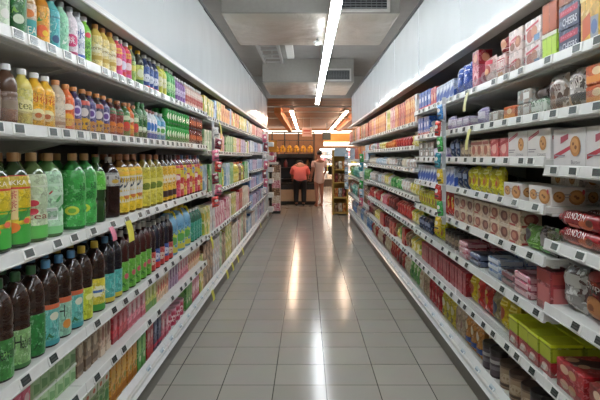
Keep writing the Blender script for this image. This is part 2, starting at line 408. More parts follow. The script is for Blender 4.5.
big('b_dark', '#23130f', '#cfc8c0', '#8b8884', .52, .74, [('r', '#b9b4ae', .1, .15, .9, .85), ('e', '#caa23a', .55, .35, .12, .16), ('t', '#4a3f3a', '1.5', .3, .5, .7, .75)], 'round', r=.047, h=.3, sq=.25)
big('b_chrys', '#5a3f1c', '#a56a44', '#d8b62a', .045, .78, [('r', '#d9d6cc', .1, .22, .9, .8), ('e', '#d9b23a', .35, .45, .1, .05), ('e', '#b86a2a', .6, .35, .12, .06), leaf('#3f4a5a', .55, .6, .08), leaf('#3f4a5a', .4, .58, .06), ('r', '#d9a51f', 0, .84, 1, 1), ('t', '#5a3f1c', '菊花', .3, .66, .7, .76)])
big('b_yellow', '#6a5a22', '#a56a44', '#bfb23c', .045, .76, [('r', '#d9cf6a', .1, .3, .9, .7), ('e', '#6a7a2a', .5, .5, .2, .1)], r=.047)
big('b_yeldark', '#3a2a1c', '#3a2c28', '#d9a92c', .045, .76, [('e', '#e9dccb', .5, .6, .3, .16), ('r', '#3f2a2a', 0, .1, 1, .28)], r=.047)
big('b_pinkred', '#5a2a2f', '#3a2c28', '#cf4f6c', .045, .76, [('r', '#d8b93a', 0, .72, 1, 1), ('e', '#c8303a', .5, .4, .3, .12), ('e', '#f0d8de', .5, .6, .22, .08)], r=.046)
big('b_redyel', '#5a2a2f', '#8a3a30', '#c8403a', .045, .76, [('r', '#d9c23a', 0, .6, 1, .9), ('e', '#e6d9a0', .5, .3, .24, .1), leaf('#3f8a3a', .5, .72, .14)], r=.046)
big('b_orangey', '#6a4a22', '#5a6a8a', '#d9b83a', .045, .76, [('e', '#5a8ac0', .5, .8, .3, .12), ('e', '#d0462f', .5, .4, .26, .14)], r=.046)
# fourth shelf: dark tea with green sleeves
def tea(key, cap, lab, dec, body='#2b1b14', h=.315, z1=.42, r=.046):
    bottle(key, r, h, body, cap, lab, .03, z1, dec, 'tea_bottle', 'rib', .33, .1, seg=22)
tea('t_green', '#2f5f35', '#3d7a3a', [leaf('#1f5a2c', .4, .28, .26), leaf('#8cbf6a', .7, .7, .16), ('t', '#15201a', 'H', .36, .52, .5, .86), ('t', '#15201a', 'eaven', .5, .5, .8, .72), leaf('#c5dcab', .25, .75, .14)])
tea('t_pale', '#2f5f35', '#7fa86a', [leaf('#2f6a35', .5, .25, .26), ('t', '#15201a', 'H', .36, .52, .5, .86), ('t', '#15201a', 'eaven', .5, .5, .8, .72), ('r', '#3f6f3a', 0, 0, 1, .1)])
tea('t_deep', '#2f5f35', '#256a2f', [leaf('#4f9a45', .45, .5, .24), leaf('#17451f', .65, .3, .2)], z1=.48)
tea('t_blue', '#5a94bd', '#5fa9a0', [('r', '#c8603a', 0, .88, 1, 1), leaf('#245a35', .45, .5, .28), leaf('#2f6a3f', .6, .3, .2), ('e', '#d9d6bf', .6, .7, .12, .1), ('r', '#3f8f94', 0, 0, 1, .12)], z1=.5)
tea('t_blueb', '#5a94bd', '#8cb7a0', [('r', '#c8603a', 0, .86, 1, 1), leaf('#2a5a35', .4, .4, .24), ('e', '#d98a3a', .62, .3, .12, .12), ('t', '#15201a', 'H', .4, .5, .55, .8)], z1=.5)
tea('t_yel', '#d2b440', '#b9bf3a', [leaf('#3f7a2c', .5, .4, .26), ('e', '#e6e39a', .6, .7, .14, .1)], z1=.45)
tea('t_yelb', '#d2b440', '#cdbf3a', [('e', '#e9e6cf', .5, .6, .3, .18), ('r', '#3f6ab0', .3, .56, .7, .64), ('r', '#3f8a3a', 0, 0, 1, .2)], z1=.48)
tea('t_teal', '#557f9f', '#4fa39c', [leaf('#d5e6da', .5, .5, .22), ('r', '#c8b23a', 0, 0, 1, .16)], z1=.45, body='#1d1a20')
tea('t_lime', '#c9c4bc', '#5f9f3a', [leaf('#8fcf4f', .4, .7, .2), ('e', '#c85a6a', .6, .5, .1, .1), leaf('#2f6a2a', .6, .3, .2)], z1=.5, body='#3b1c18', r=.044)
tea('t_red', '#b8b4b0', '#b03a35', [('e', '#d9c4b0', .5, .5, .28, .2)], z1=.4, body='#2a1a1c', r=.04, h=.3)
tea('t_navy', '#b8b4b0', '#2a4a94', [('e', '#d0d6e6', .5, .6, .26, .18), ('r', '#c8352f', 0, 0, 1, .3)], z1=.42, body='#20202a', r=.04, h=.3)
jug('j_blue', .078, .33, '#79a6bf', '#d8c23a', '#5d93b5', [('e', '#c5cf4a', .5, .45, .34, .3), ('e', '#5aa04a', .5, .45, .2, .16), ('r', '#cbbf4a', 0, 0, 1, .2)])
bottle('b_teal5', .04, .27, '#2f5a48', '#c9c9c4', '#3a8f7a', .05, .6, [leaf('#c2e0c4', .5, .5, .2)], 'drink_bottle', 'round', .36)
# cartons and packs for the low shelves
def carton(key, w, d, h, base, dec, name='drink_carton'): boxpack(key, w, d, h, base, dec, name, bev=.003, cat='carton')
carton('k_pink', .052, .04, .16, '#c9566f', [('e', '#e6c9cf', .5, .6, .32, .16), ('r', '#b03a50', 0, 0, 1, .2), ('e', '#7aa04a', .5, .35, .16, .08)])
multipack('m_green', 3, 2, .055, .073, .11, '#9cb98a', '#5f9050')
multipack('m_greenw', 3, 2, .05, .06, .11, '#b5c4a4', '#4f8a4a')
carton('k_brown', .058, .05, .172, '#8b7660', [('e', '#c9b79a', .5, .62, .3, .16), ('r', '#5f4a38', 0, .12, 1, .3)])
carton('k_tan', .056, .05, .172, '#b79c86', [('e', '#8a5a48', .5, .6, .3, .2), ('r', '#d0beA8', 0, 0, 1, .2)])
carton('k_red', .062, .05, .172, '#b3303a', [('e', '#d98a8f', .5, .55, .3, .2), ('r', '#8a1f2a', 0, .02, 1, .16)])
carton('k_rose', .066, .05, .172, '#cf7f8c', [('e', '#ead2d2', .5, .6, .34, .2), ('r', '#b8485c', 0, .06, 1, .2)])
carton('k_lilac', .056, .05, .172, '#9a7b98', [('e', '#dccbd8', .5, .6, .3, .2)])
carton('k_yg', .066, .05, .172, '#b9bf5f', [('e', '#e6e6b4', .5, .6, .3, .2), ('r', '#5f8f3a', 0, 0, 1, .25)])
carton('k_peachy', .066, .05, .172, '#d8b08a', [('e', '#c8604a', .5, .45, .28, .18), ('r', '#ecdcc8', 0, .75, 1, 1)])
carton('k_gw', .068, .09, .21, '#7d9b62', [('r', '#d5d8c4', 0, .7, 1, .95), ('e', '#3f7a3a', .5, .4, .3, .14), ('e', '#c86a4a', .5, .8, .2, .05), ('t', '#2f5a2c', 'soya', .2, .55, .8, .65)])
carton('k_orange', .072, .09, .225, '#c48728', [('e', '#d9ab4a', .5, .6, .36, .15), ('r', '#a5641c', 0, .06, 1, .2), ('e', '#7a8a34', .6, .35, .16, .07)])
carton('k_leaf', .07, .09, .22, '#4f8f3f', [('e', '#8fc06a', .5, .6, .34, .18), ('e', '#d8d8b8', .5, .3, .2, .08)])
carton('k_crim', .07, .09, .22, '#a8242c', [('e', '#d9b0a8', .5, .6, .3, .12)])
carton('k_navy', .07, .09, .22, '#2c3550', [('e', '#8a93b0', .5, .6, .3, .12), ('r', '#b8324a', 0, .1, 1, .2)])
tub('k_pinkround', .05, .12, '#c85a72', '#d8a0ac', [('e', '#f0dada', .5, .5, .3, .3)], '#b83c58', 'snack_tub', 'tub')
# --- snacks
boxpack('x_cheers', .15, .10, .093, '#1f2a4a', [('p', '#b03048', [(.06, .55), (.94, .62), (.94, .88), (.06, .8)]), ('t', '#d98a9a', "Jacob's", .12, .63, .84, .8), ('t', '#e8e8ee', 'CHEERS', .22, .14, .92, .44)], 'cracker_box')
boxpack('x_yelmix', .12, .12, .19, '#d0a548', [('p', '#c25a2a', [(.1, .1), (.7, .25), (.5, .6), (.1, .5)]), ('r', '#9a9ea6', .55, .05, .95, .5), ('e', '#5a6f9a', .75, .3, .16, .14), ('r', '#e3cf8a', 0, .85, 1, 1)], 'biscuit_box')
boxpack('x_lime', .128, .12, .115, '#9dc22c', [('r', '#b9d84f', .03, .08, .31, .8), ('r', '#b9d84f', .36, .08, .64, .8), ('r', '#b9d84f', .69, .08, .97, .8), ('r', '#dcdcc8', 0, .86, 1, 1)], 'biscuit_box')
boxpack('x_orange', .128, .12, .125, '#8f4420', [('r', '#b3561f', .03, .06, .47, .94), ('r', '#a84e22', .53, .06, .97, .94)], 'biscuit_box')
boxpack('x_orangel', .15, .1, .062, '#7f3a1c', [('r', '#a04a22', .03, .1, .31, .9), ('r', '#a04a22', .36, .1, .64, .9), ('r', '#a04a22', .69, .1, .97, .9)], 'biscuit_box')
boxpack('x_orangem', .12, .1, .062, '#a84f28', [('r', '#c8683a', .03, .1, .47, .9), ('r', '#c8683a', .53, .1, .97, .9)], 'biscuit_box')
pk = lambda a, b, c: printed((a, b, c), 45, .25)
boxpack('x_white1', .155, .12, .105, '#d9c4bd', [('p', '#c03a4a', [(.05, .35), (.6, .5), (.6, .7), (.05, .56)]), ('e', '#a4664a', .7, .4, .22, .26), ('e', '#c98e6a', .68, .42, .13, .16), ('e', '#8a5a44', .3, .25, .18, .18), ('t', '#f2e6e2', 'Munch', .1, .45, .55, .58)], 'biscuit_box')
boxpack('x_white2', .155, .12, .105, '#e0d2ce', [('e', '#b05a4a', .32, .35, .22, .28), ('e', '#c4866a', .6, .45, .2, .26), ('r', '#5f86b0', .6, .05, .95, .3), ('p', '#c8525f', [(.1, .6), (.9, .75), (.9, .85), (.1, .7)])], 'biscuit_box')
boxpack('x_ritz', .13, .09, .125, '#d6b6b0', [('r', '#b8303a', .1, .38, .9, .86), ('r', '#e4d6cf', .15, .43, .85, .81), ('t', '#b02a34', 'RITZ', .2, .48, .8, .76), ('e', '#c98a4a', .4, .2, .16, .14), ('e', '#c98a4a', .65, .18, .16, .14)], 'cracker_box')
pouch('x_redw', .13, .07, .16, '#cfb0aa', [('e', '#a84a44', .5, .5, .3, .2), ('e', '#d9a07a', .55, .45, .16, .12), ('r', '#c43a4a', .1, .7, .9, .84)], seed=3)
pouch('x_darkred', .13, .07, .10, '#7c2a2c', [('e', '#c08a6a', .5, .5, .26, .3), ('r', '#d8c8c0', .1, .1, .9, .3)], seed=4)
boxpack('x_pink', .11, .08, .14, '#c2556a', [('e', '#e0b0b8', .5, .45, .36, .26), ('e', '#a4344a', .5, .45, .2, .14)], 'biscuit_box')
boxpack('x_redtop', .11, .08, .085, '#9c2230', [('e', '#c98a6a', .5, .5, .3, .3)], 'biscuit_box')
pouch('x_bluetall', .13, .07, .2, '#2f4a9a', [('r', '#c4cbe0', .1, .72, .9, .9), ('p', '#b8c2dc', [(.2, .1), (.4, .1), (.7, .6), (.5, .6)])], seed=5)
boxpack('x_bluew', .09, .09, .135, '#b9c3d8', [('p', '#2f55a8', [(0, 0), (1, .3), (1, .7), (0, .45)]), ('e', '#e2e6ee', .5, .75, .3, .12)], 'biscuit_box')
boxpack('x_blue', .09, .09, .16, '#2d55a6', [('e', '#dfe5f0', .5, .6, .3, .14), ('r', '#c7362f', 0, .05, 1, .2)], 'biscuit_box')
boxpack('x_red', .08, .09, .15, '#b02c30', [('e', '#dfb9a0', .5, .5, .3, .2)], 'biscuit_box')
pouch('p_greyd', .15, .06, .155, printed(('#8f8781', '#4a403a', '#c2bab2', '#6f5f54', '#b0a8a0'), 40, .2), [('r', '#3a312c', .1, .05, .9, .38), ('t', '#e0dad2', 'CRISP', .2, .5, .8, .78), ('e', '#c9a27a', .3, .22, .08, .12)], seed=6)
pouch('p_whited', .15, .06, .155, printed(('#b3aaa2', '#d6cec8', '#6a5a50', '#a08a7a', '#c2b8b0'), 40, .2), [('e', '#4a352a', .25, .3, .12, .22), ('e', '#7a5a44', .5, .28, .12, .2), ('e', '#4a352a', .75, .3, .12, .22), ('t', '#5f2f2a', 'Choco', .25, .55, .8, .82)], seed=7)
boxpack('p_orange', .15, .1, .072, '#b8521f', [('r', '#d98a3a', .06, .12, .94, .45), ('e', '#e6c9a0', .5, .65, .2, .2)], 'biscuit_pack', top=[('r', '#d98a3a', .1, .1, .9, .9)], cat='pack', bev=.006)
boxpack('p_green', .13, .1, .07, printed(('#7d9a80', '#b8c4b4', '#4f6a54', '#d0d8cc'), 45, .25), [('r', '#d0d8cc', .1, .3, .9, .6)], 'biscuit_pack', cat='pack', bev=.006)
boxpack('p_whitew', .14, .1, .066, printed(('#bfbcb8', '#dcdad6', '#8f9a94', '#a89a90'), 45, .25), [('e', '#7a6a60', .35, .5, .14, .3), ('r', '#d8d8d4', .5, .3, .95, .75)], 'biscuit_pack', cat='pack', bev=.006)
pouch('p_purple', .13, .07, .11, '#8f86a8', [('r', '#d6d2de', .1, .4, .9, .75), ('e', '#5f4f86', .5, .25, .24, .12)], seed=11)
boxpack('p_purpbox', .12, .09, .075, '#a79fb8', [('r', '#6a5a90', 0, .05, 1, .35), ('r', '#d9d5e0', .1, .5, .9, .85)], 'biscuit_box')
cookie = lambda u, v, s: [('e', '#b07a44', u, v, s*.62, s), ('e', '#c8935a', u-.01, v+.02, s*.45, s*.72), ('e', '#7a4a2a', u+.02, v-.03, s*.14, s*.2), ('e', '#7a4a2a', u-.05, v+.06, s*.12, s*.16)]
ribbon = [('p', '#b23a48', [(.04, .62), (.52, .86), (.52, .97), (.04, .74)]), ('p', '#c98a92', [(.06, .66), (.5, .88), (.5, .92), (.06, .7)])]
lines = [('r', '#8a8488', .08, .3, .42, .335), ('r', '#8a8488', .08, .22, .36, .255)]
boxpack('w_cookie', .215, .13, .128, mat('#d8d3d0', .35), ribbon + cookie(.7, .52, .24) + lines + [('t', '#5f5a5e', 'COOKIES', .5, .1, .86, .18)], 'cookie_box')
boxpack('w_cookie2', .24, .15, .15, mat('#d3cfcd', .35), [('p', '#a8303e', [(.02, .22), (.62, .5), (.62, .6), (.02, .34)]), ('p', '#9a4050', [(.25, .62), (.5, .74), (.5, .88), (.25, .8)])] + cookie(.72, .55, .26) + lines[:1] + [('t', '#6a6468', 'Butter', .62, .1, .9, .2)], 'cookie_box')
boxpack('w_low', .21, .14, .078, mat('#d9d4d0', .35), cookie(.22, .5, .3) + cookie(.74, .48, .4) + [('r', '#9a9498', .36, .6, .56, .66), ('r', '#9a9498', .36, .46, .52, .51), ('e', '#b5404a', .93, .76, .045, .14)], 'cookie_box')
boxpack('w_pack', .12, .11, .074, '#cfc4bb', cookie(.55, .45, .34) + [('r', '#b8b0ac', .05, .75, .95, .95)], 'cookie_box')
pouch('d_dark', .14, .06, .062, '#3a2c2a', [('r', '#5a4a46', .2, .2, .8, .7)], lying=True, seed=12)
boxpack('r_pink', .11, .09, .105, '#b8504f', [('e', '#dfb0a4', .5, .5, .3, .26), ('p', '#a02c34', [(.0, .6), (1, .8), (1, .95), (0, .75)])], 'biscuit_box')
boxpack('r_cream', .1, .08, .105, '#cbb096', [('e', '#a85f4c', .5, .45, .3, .26), ('r', '#8a3f3a', 0, .75, 1, .92)], 'biscuit_box')
tub('r_jar', .036, .11, '#4a3a34', '#2f2a28', [('e', '#c0a88c', .5, .5, .2, .3)], '#6f5f54', 'snack_jar', 'jar')
boxpack('m_maroon', .033, .12, .19, '#5f3540', [('r', '#8a6a74', .1, .2, .9, .8), ('e', '#b8a0a6', .5, .6, .3, .1)], 'biscuit_pack', cat='pack')
def roll(key, L, r, h, base, band, dec, seed=1, name='biscuit_pack'):
    """long wrapped biscuit roll lying along the shelf, with pinched, flared ends"""
    mb = MB(); B = busy(base, None, 60, .22) if isinstance(base, str) else base
    seg = 16; prof = [(-.5, .55, 1.0), (-.47, .6, .9), (-.44, .85, .95), (-.41, 1, 1), (-.2, 1.01, 1), (0, 1, 1.01), (.2, 1.01, 1), (.41, 1, 1), (.44, .85, .95), (.47, .6, .9), (.5, .55, 1.0)]
    vs = []
    for t, k, kk in prof:
        for i in range(seg):
            a = 2*PI*i/seg; q = 1/((abs(math.cos(a))**3+abs(math.sin(a))**3)**(1/3))
            vs.append((t*L, r*kk*q*math.cos(a), h/2 + h/2*k*q*math.sin(a)*.99))
    n = len(prof)
    fs = [(j*seg+i, (j+1)*seg+i, (j+1)*seg+(i+1) % seg, j*seg+(i+1) % seg) for j in range(n-1) for i in range(seg)]
    fs += [tuple(range(seg)), tuple(reversed(range((n-1)*seg, n*seg)))]
    mb.add(vs, fs, B, True)
    def mp(u, v, i):
        a = PI + (v-.5)*-2.3; q = 1/((abs(math.cos(a))**3+abs(math.sin(a))**3)**(1/3))
        return ((u-.5)*L*.82, (r+.001+.0005*i)*q*math.cos(a), h/2+(h/2+.001+.0005*i)*q*math.sin(a))
    # front is local -y
    decals(mb, dec, mp, grid=8)
    reg(key, name, 'pack', mb.mesh(name), [], L, 2*r*1.02, h)
roll('l_red', .30, .04, .064, '#8a2024', None, [('e', '#b8552a', .7, .4, .2, .24), ('e', '#5a2a1a', .8, .5, .1, .16), ('t', '#e6dcd8', 'LONDON', .1, .55, .66, .86), ('r', '#c8604a', .2, .18, .5, .32)])
roll('l_maroon', .25, .038, .068, '#5f2028', None, [('e', '#a8808a', .5, .5, .2, .2), ('t', '#b89098', 'LONDON', .1, .5, .6, .75), ('r', '#c4b4b0', .72, .3, .86, .7)])
roll('l_grey', .22, .042, .08, '#a3a19f', None, [('r', '#6f6c6e', .1, .55, .9, .7), ('e', '#7a6a60', .5, .3, .2, .16), ('t', '#5a2a34', 'Twin', .2, .5, .5, .72)])
pouch('y_bag', .085, .06, .15, '#c9c02c', [('e', '#a8862a', .5, .45, .3, .2), ('r', '#e0dc6a', .1, .72, .9, .88), ('e', '#b04a2a', .5, .42, .16, .1)], seed=13)
pouch('y_bag2', .085, .06, .14, '#bdb531', [('e', '#8a6a2a', .5, .4, .3, .2), ('r', '#7a9a3a', .1, .05, .9, .2)], seed=14)
pouch('n_blue', .1, .06, .13, '#2a3550', [('r', '#7f8aa8', .15, .5, .85, .75)], seed=15)
boxpack('g_cream', .13, .1, .08, '#c2ac90', [('e', '#8a4a40', .5, .5, .36, .34), ('e', '#b8806a', .45, .5, .2, .2), ('r', '#d9cdb8', .04, .82, .96, .96), ('r', '#a03a3a', .04, .05, .6, .16)], 'biscuit_box')
boxpack('g_cream2', .13, .1, .08, '#b39c84', [('e', '#6a3a34', .5, .48, .36, .34), ('e', '#9a6a5a', .55, .5, .18, .2), ('r', '#d0c4b0', .04, .8, .96, .95)], 'biscuit_box')
pouch('g_green', .14, .07, .11, '#5a7f3f', [('e', '#2f2a28', .4, .6, .24, .24), ('r', '#8fc05a', .1, .1, .9, .3)], seed=16)
pouch('g_dark', .14, .07, .12, printed(('#35302f', '#5a5250', '#24201f', '#4a6a3a', '#8a8480'), 45, .22), [('e', '#7a7470', .5, .55, .26, .2), ('e', '#4f8a3f', .5, .2, .3, .12)], seed=17)
boxpack('h_red', .13, .1, .17, '#8f3236', [('r', '#b86a68', .1, .1, .9, .6), ('r', '#a8443f', .05, .7, .95, .95)], 'biscuit_box')
pouch('h_silver', .15, .08, .17, printed(('#b1aeab', '#d8d6d4', '#86827f', '#5f4a48', '#c4c2c0'), 45, .2), [('r', '#86827f', .1, .2, .9, .4), ('r', '#d0cecb', .15, .6, .85, .85)], seed=18)
pouch('h_cookie', .17, .09, .2, printed(('#4c1c1c', '#6a2a24', '#2f1414', '#8a3a2c'), 40, .22), [('e', '#a06a3c', .5, .3, .34, .2), ('e', '#6a3a20', .45, .3, .1, .06), ('t', '#d9cfc8', 'Chips', .15, .58, .85, .74), ('e', '#8a2a24', .5, .85, .3, .08)], seed=19)
pouch('h_brown', .17, .09, .19, printed(('#7a3a2a', '#94503a', '#4f241c', '#b08a6a'), 40, .22), [('e', '#c0976a', .5, .35, .34, .22), ('e', '#8a5a34', .55, .35, .12, .08), ('t', '#e0d6c8', 'Nuts', .2, .62, .8, .78)], seed=20)
for k_, c_ in (('f_navy', ('#252b42', '#3a4464', '#1b2032', '#6a7594')), ('f_pink', ('#a8485a', '#c8707c', '#8a3446', '#d8a8ae')), ('f_blue', ('#8f9fbc', '#b8c4d8', '#4a6aa4', '#c8ccd4')), ('f_dark', ('#3c2428', '#5a3438', '#2a181c', '#8a5a5e'))):
    boxpack(k_, .165, .13, .034, printed(c_, 38, .2), [('r', c_[3], .05, .2, .95, .8)], 'snack_pack', top=[('r', c_[1], .08, .1, .92, .9), ('p', c_[3], [(.1, .3), (.6, .3), (.8, .7), (.3, .7)]), ('e', c_[2], .75, .3, .14, .16)], cat='pack', bev=.008)
boxpack('q_lime', .1, .13, .062, '#7f8a1c', [('r', '#a5ad2c', .04, .1, .96, .9)], 'snack_tub', cat='tub', lid='#d0d82a')
boxpack('q_redbase', .1, .13, .06, '#96262c', [('e', '#c8a094', .5, .5, .3, .3), ('p', '#d8d0c8', [(.1, .2), (.5, .2), (.7, .7), (.3, .7)])], 'snack_box')
boxpack('q_gift', .2, .16, .055, '#9a1e24', [('e', '#caa88e', .3, .5, .16, .3), ('e', '#b8906a', .6, .5, .14, .3)], 'snack_box', top=[('p', '#3a1c1e', [(.05, .1), (.4, .1), (.7, .9), (.3, .9)]), ('p', '#7f8a7a', [(.42, .1), (.5, .1), (.8, .9), (.72, .9)]), ('e', '#caa07a', .2, .25, .12, .16), ('e', '#d0b090', .55, .3, .1, .14)])
boxpack('q_gift2', .2, .16, .055, '#7a2a26', [('e', '#d0b49a', .25, .5, .12, .3), ('e', '#d0b49a', .5, .5, .12, .3), ('e', '#d0b49a', .75, .5, .12, .3)], 'snack_box', top=[('e', '#caa88e', .25, .3, .1, .14), ('e', '#caa88e', .5, .35, .1, .14), ('e', '#b02a30', .75, .4, .14, .2)])
pouch('q_yellow', .1, .06, .17, '#c9b02a', [('e', '#a8502a', .5, .5, .26, .2), ('r', '#e0cf5a', .1, .75, .9, .9)], seed=21)
pouch('q_red', .1, .06, .17, '#b8302a', [('e', '#d8952a', .5, .5, .26, .18), ('e', '#e0c060', .5, .75, .2, .08)], seed=22)
pouch('q_mix', .1, .06, .16, '#8a7a5a', [('e', '#4a4a60', .5, .5, .3, .24), ('r', '#c9b93a', .1, .05, .9, .2)], seed=23)
boxpack('q_crimson', .06, .1, .15, '#96202a', [('e', '#c07070', .5, .5, .3, .16)], 'snack_box')
tub('u_brown', .052, .135, '#8a6f5a', '#5a463a', [('e', '#d0bca0', .5, .5, .24, .26), ('r', '#5a483c', .1, .05, .9, .2)], '#b0957a')
tub('u_dark', .05, .15, '#3a3030', '#2c2626', [('r', '#c8c4c4', .2, .62, .8, .8), ('r', '#8a8488', .2, .3, .8, .5)], '#5f545a')
tub('u_tan', .055, .13, '#6b5540', '#a88a50', [('e', '#c9b796', .5, .5, .26, .28)], '#a58a68')
pouch('u_blueor', .09, .06, .2, '#c0864a', [('r', '#2f4f96', 0.04, .05, .96, .36), ('e', '#e0d0b0', .5, .7, .28, .14)], seed=24)
pouch('u_yel', .1, .06, .22, '#c2b040', [('e', '#d8d09a', .5, .6, .3, .14), ('e', '#7a6a2a', .5, .3, .24, .1)], seed=25)
pouch('u_redp', .09, .06, .23, '#a3242a', [('e', '#c86a60', .5, .5, .24, .12)], seed=26)
pouch('u_cream', .09, .06, .22, '#b8a58a', [('e', '#8a5a40', .5, .5, .26, .14)], seed=27)

# far products: simple printed cartons, pouches and bottles by colour
FARC = {'yellow': ('#d6c24a', '#8fa83f', '#efe6b8'), 'green': ('#6fae5a', '#cfe0b8', '#3f8a4a'), 'pale green': ('#b9d0a8', '#7fae7a', '#e6e8d8'), 'pink': ('#d890a0', '#f0dcd8', '#c0506a'),
        'cream': ('#ddd0b8', '#c8a890', '#efe8dc'), 'orange': ('#d8843a', '#e8c07a', '#b8502a'), 'blue': ('#6f9cc8', '#c8d8e8', '#3f6aa8'), 'pale blue': ('#b8cbd9', '#8fb0cc', '#e4e8ec'),
        'red': ('#b8342f', '#d88a6a', '#8f1f24'), 'white': ('#e0dedb', '#b8b8bc', '#d0b8b0'), 'brown': ('#8f6a4a', '#c0a080', '#5f4030'), 'teal': ('#5aa89a', '#b8d8cc', '#2f7a70'),
        'grey': ('#a8a6a4', '#d0cecc', '#7a7878'), 'lilac': ('#a890b8', '#ddd0e0', '#7a5a90'), 'dark red': ('#7a2428', '#a85a50', '#4f1a1c')}
def far_key(shape, col, w, d, h, nm='drink_carton'):
    k = ('far', shape, col, round(w, 3), round(d, 3), round(h, 3), nm)
    if k in PROTO: return k
    M = printed(FARC[col], 26, .35)
    if shape == 'pouch': pouch(k, w, d, h, M, seed=len(PROTO))
    elif shape == 'bottle': bottle(k, w/2, h, FARC[col][0], random.Random(len(PROTO)).choice(['#e4e4e0', '#c05a3a', '#d8c23a']), M, .08, .66, (), 'drink_bottle', seg=12)
    elif shape == 'box': boxpack(k, w, d, h, M, (), 'snack_box')
    else: boxpack(k, w, d, h, M, (), nm, cat='carton')
    return k

# ------------------------------------------------------------------ camera frame of the place
CAMH, F, VX, VY = 1.40, 514., 307., 157.
BAYS = [0.85, 2.07, 3.32, 4.57, 5.80, 7.03, 8.26, 9.49, 10.72, 11.95]
FRONT = {-1: .895, 1: .96}
DEPTH = .44
LEV = {-1: {0: [1.776, 1.487, 1.092, .696, .47], 3: [1.756, 1.441, 1.063, .677], 6: [1.756, 1.47, 1.17, .875, .55]},
       1: {0: [1.783, 1.567, 1.349, 1.055, .80, .495], 1: [1.783, 1.567, 1.383, 1.19, .98, .755, .495], 3: [1.70, 1.486, 1.284, 1.03, .766, .495], 6: [1.70, 1.34, .97, .57]}}
BOTTOM = .172
def levels(side, bay):
    d = LEV[side]; k = max(q for q in d if q <= bay); return d[k] + [BOTTOM]
TOPOFF = .008                      # board top above the middle of its price rail
ORD = 'first second third fourth fifth sixth seventh eighth ninth tenth eleventh twelfth thirteenth fourteenth fifteenth sixteenth seventeenth eighteenth nineteenth twentieth'.split()
SIDE = {-1: 'drinks side', 1: 'snack side'}

# ------------------------------------------------------------------ shelving
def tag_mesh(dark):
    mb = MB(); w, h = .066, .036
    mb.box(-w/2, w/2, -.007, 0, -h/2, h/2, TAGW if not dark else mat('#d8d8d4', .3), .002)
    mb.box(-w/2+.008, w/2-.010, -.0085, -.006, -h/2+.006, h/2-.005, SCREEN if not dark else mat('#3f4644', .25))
    for z, a, b in ((.006, -.02, .008), (-.004, -.02, .016)):
        mb.box(a, b, -.0092, -.008, z-.0022, z+.0022, INK)
    return mb.mesh('price_tag')
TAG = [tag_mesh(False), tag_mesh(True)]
pt = MB(); pt.box(-.035, .035, -.002, 0, -.018, .018, mat('#c9d6dc', .2), .0008); pt.box(-.028, .012, -.0026, -.0019, -.01, .006, mat('#7f93a0', .3)); pt.box(.016, .03, -.0026, -.0019, -.012, .01, mat('#e9edef', .3))
TAG.append(pt.mesh('price_tag'))
CARD = None
def shelf_meshes(L, depth):
    b = MB(); b.box(-L/2+.002, L/2-.002, 0, depth, TOPOFF-.028, TOPOFF, SHELFW, .003)
    b.box(-L/2+.004, L/2-.004, .03, .06, TOPOFF-.038, TOPOFF-.027, SHELFW)
    r = MB()   # profile of the price rail: leaning face with lips, extruded along x
    prof = [(0, .019), (-.004, .017), (-.009, -.018), (-.013, -.020), (-.010, -.025), (.002, -.024), (.004, .015)]
    n = len(prof); vs = [(x, y, z) for x in (-L/2+.002, L/2-.002) for y, z in prof]
    fs = [(i, n+i, n+(i+1) % n, (i+1) % n) for i in range(n)] + [tuple(range(n)), tuple(reversed(range(n, 2*n)))]
    r.add(vs, fs, RAILW)
    wr = MB()   # wide sloping rail of the lowest shelf
    prof = [(.045, .034), (.04, .038), (-.008, -.022), (-.014, -.026), (-.010, -.034), (.004, -.032), (.045, .02)]
    vs = [(x, y, z) for x in (-L/2+.002, L/2-.002) for y, z in prof]
    wr.add(vs, fs, mat('#e2e3e2', .14))
    k = MB(); k.add([(-.008, .05, TOPOFF-.03), (-.008, depth, TOPOFF-.03), (-.008, depth, TOPOFF-.13), (-.008, depth*.7, TOPOFF-.09), (.008, .05, TOPOFF-.03), (.008, depth, TOPOFF-.03), (.008, depth, TOPOFF-.13), (.008, depth*.7, TOPOFF-.09)],
                    [(0,1,2,3), (7,6,5,4), (0,4,5,1), (1,5,6,2), (2,6,7,3), (3,7,4,0)], SHELFW)
    g = MB(); g.box(-L/2+.02, L/2-.02, -.002, .001, TOPOFF, TOPOFF+.05, clear_plastic())
    return b.mesh('shelf'), r.mesh('price_rail'), k.mesh('bracket'), g.mesh('front_guard'), wr.mesh('price_rail')
SM = {}
GUARD = {(-1, 0, 1), (-1, 1, 1), (-1, 2, 1), (1, 0, 1), (1, 1, 1), (1, 2, 1), (1, 1, 5), (1, 2, 5), (1, 1, 0), (1, 0, 3), (1, 0, 5), (1, 1, 6), (1, 2, 6)}
rt = random.Random(11)
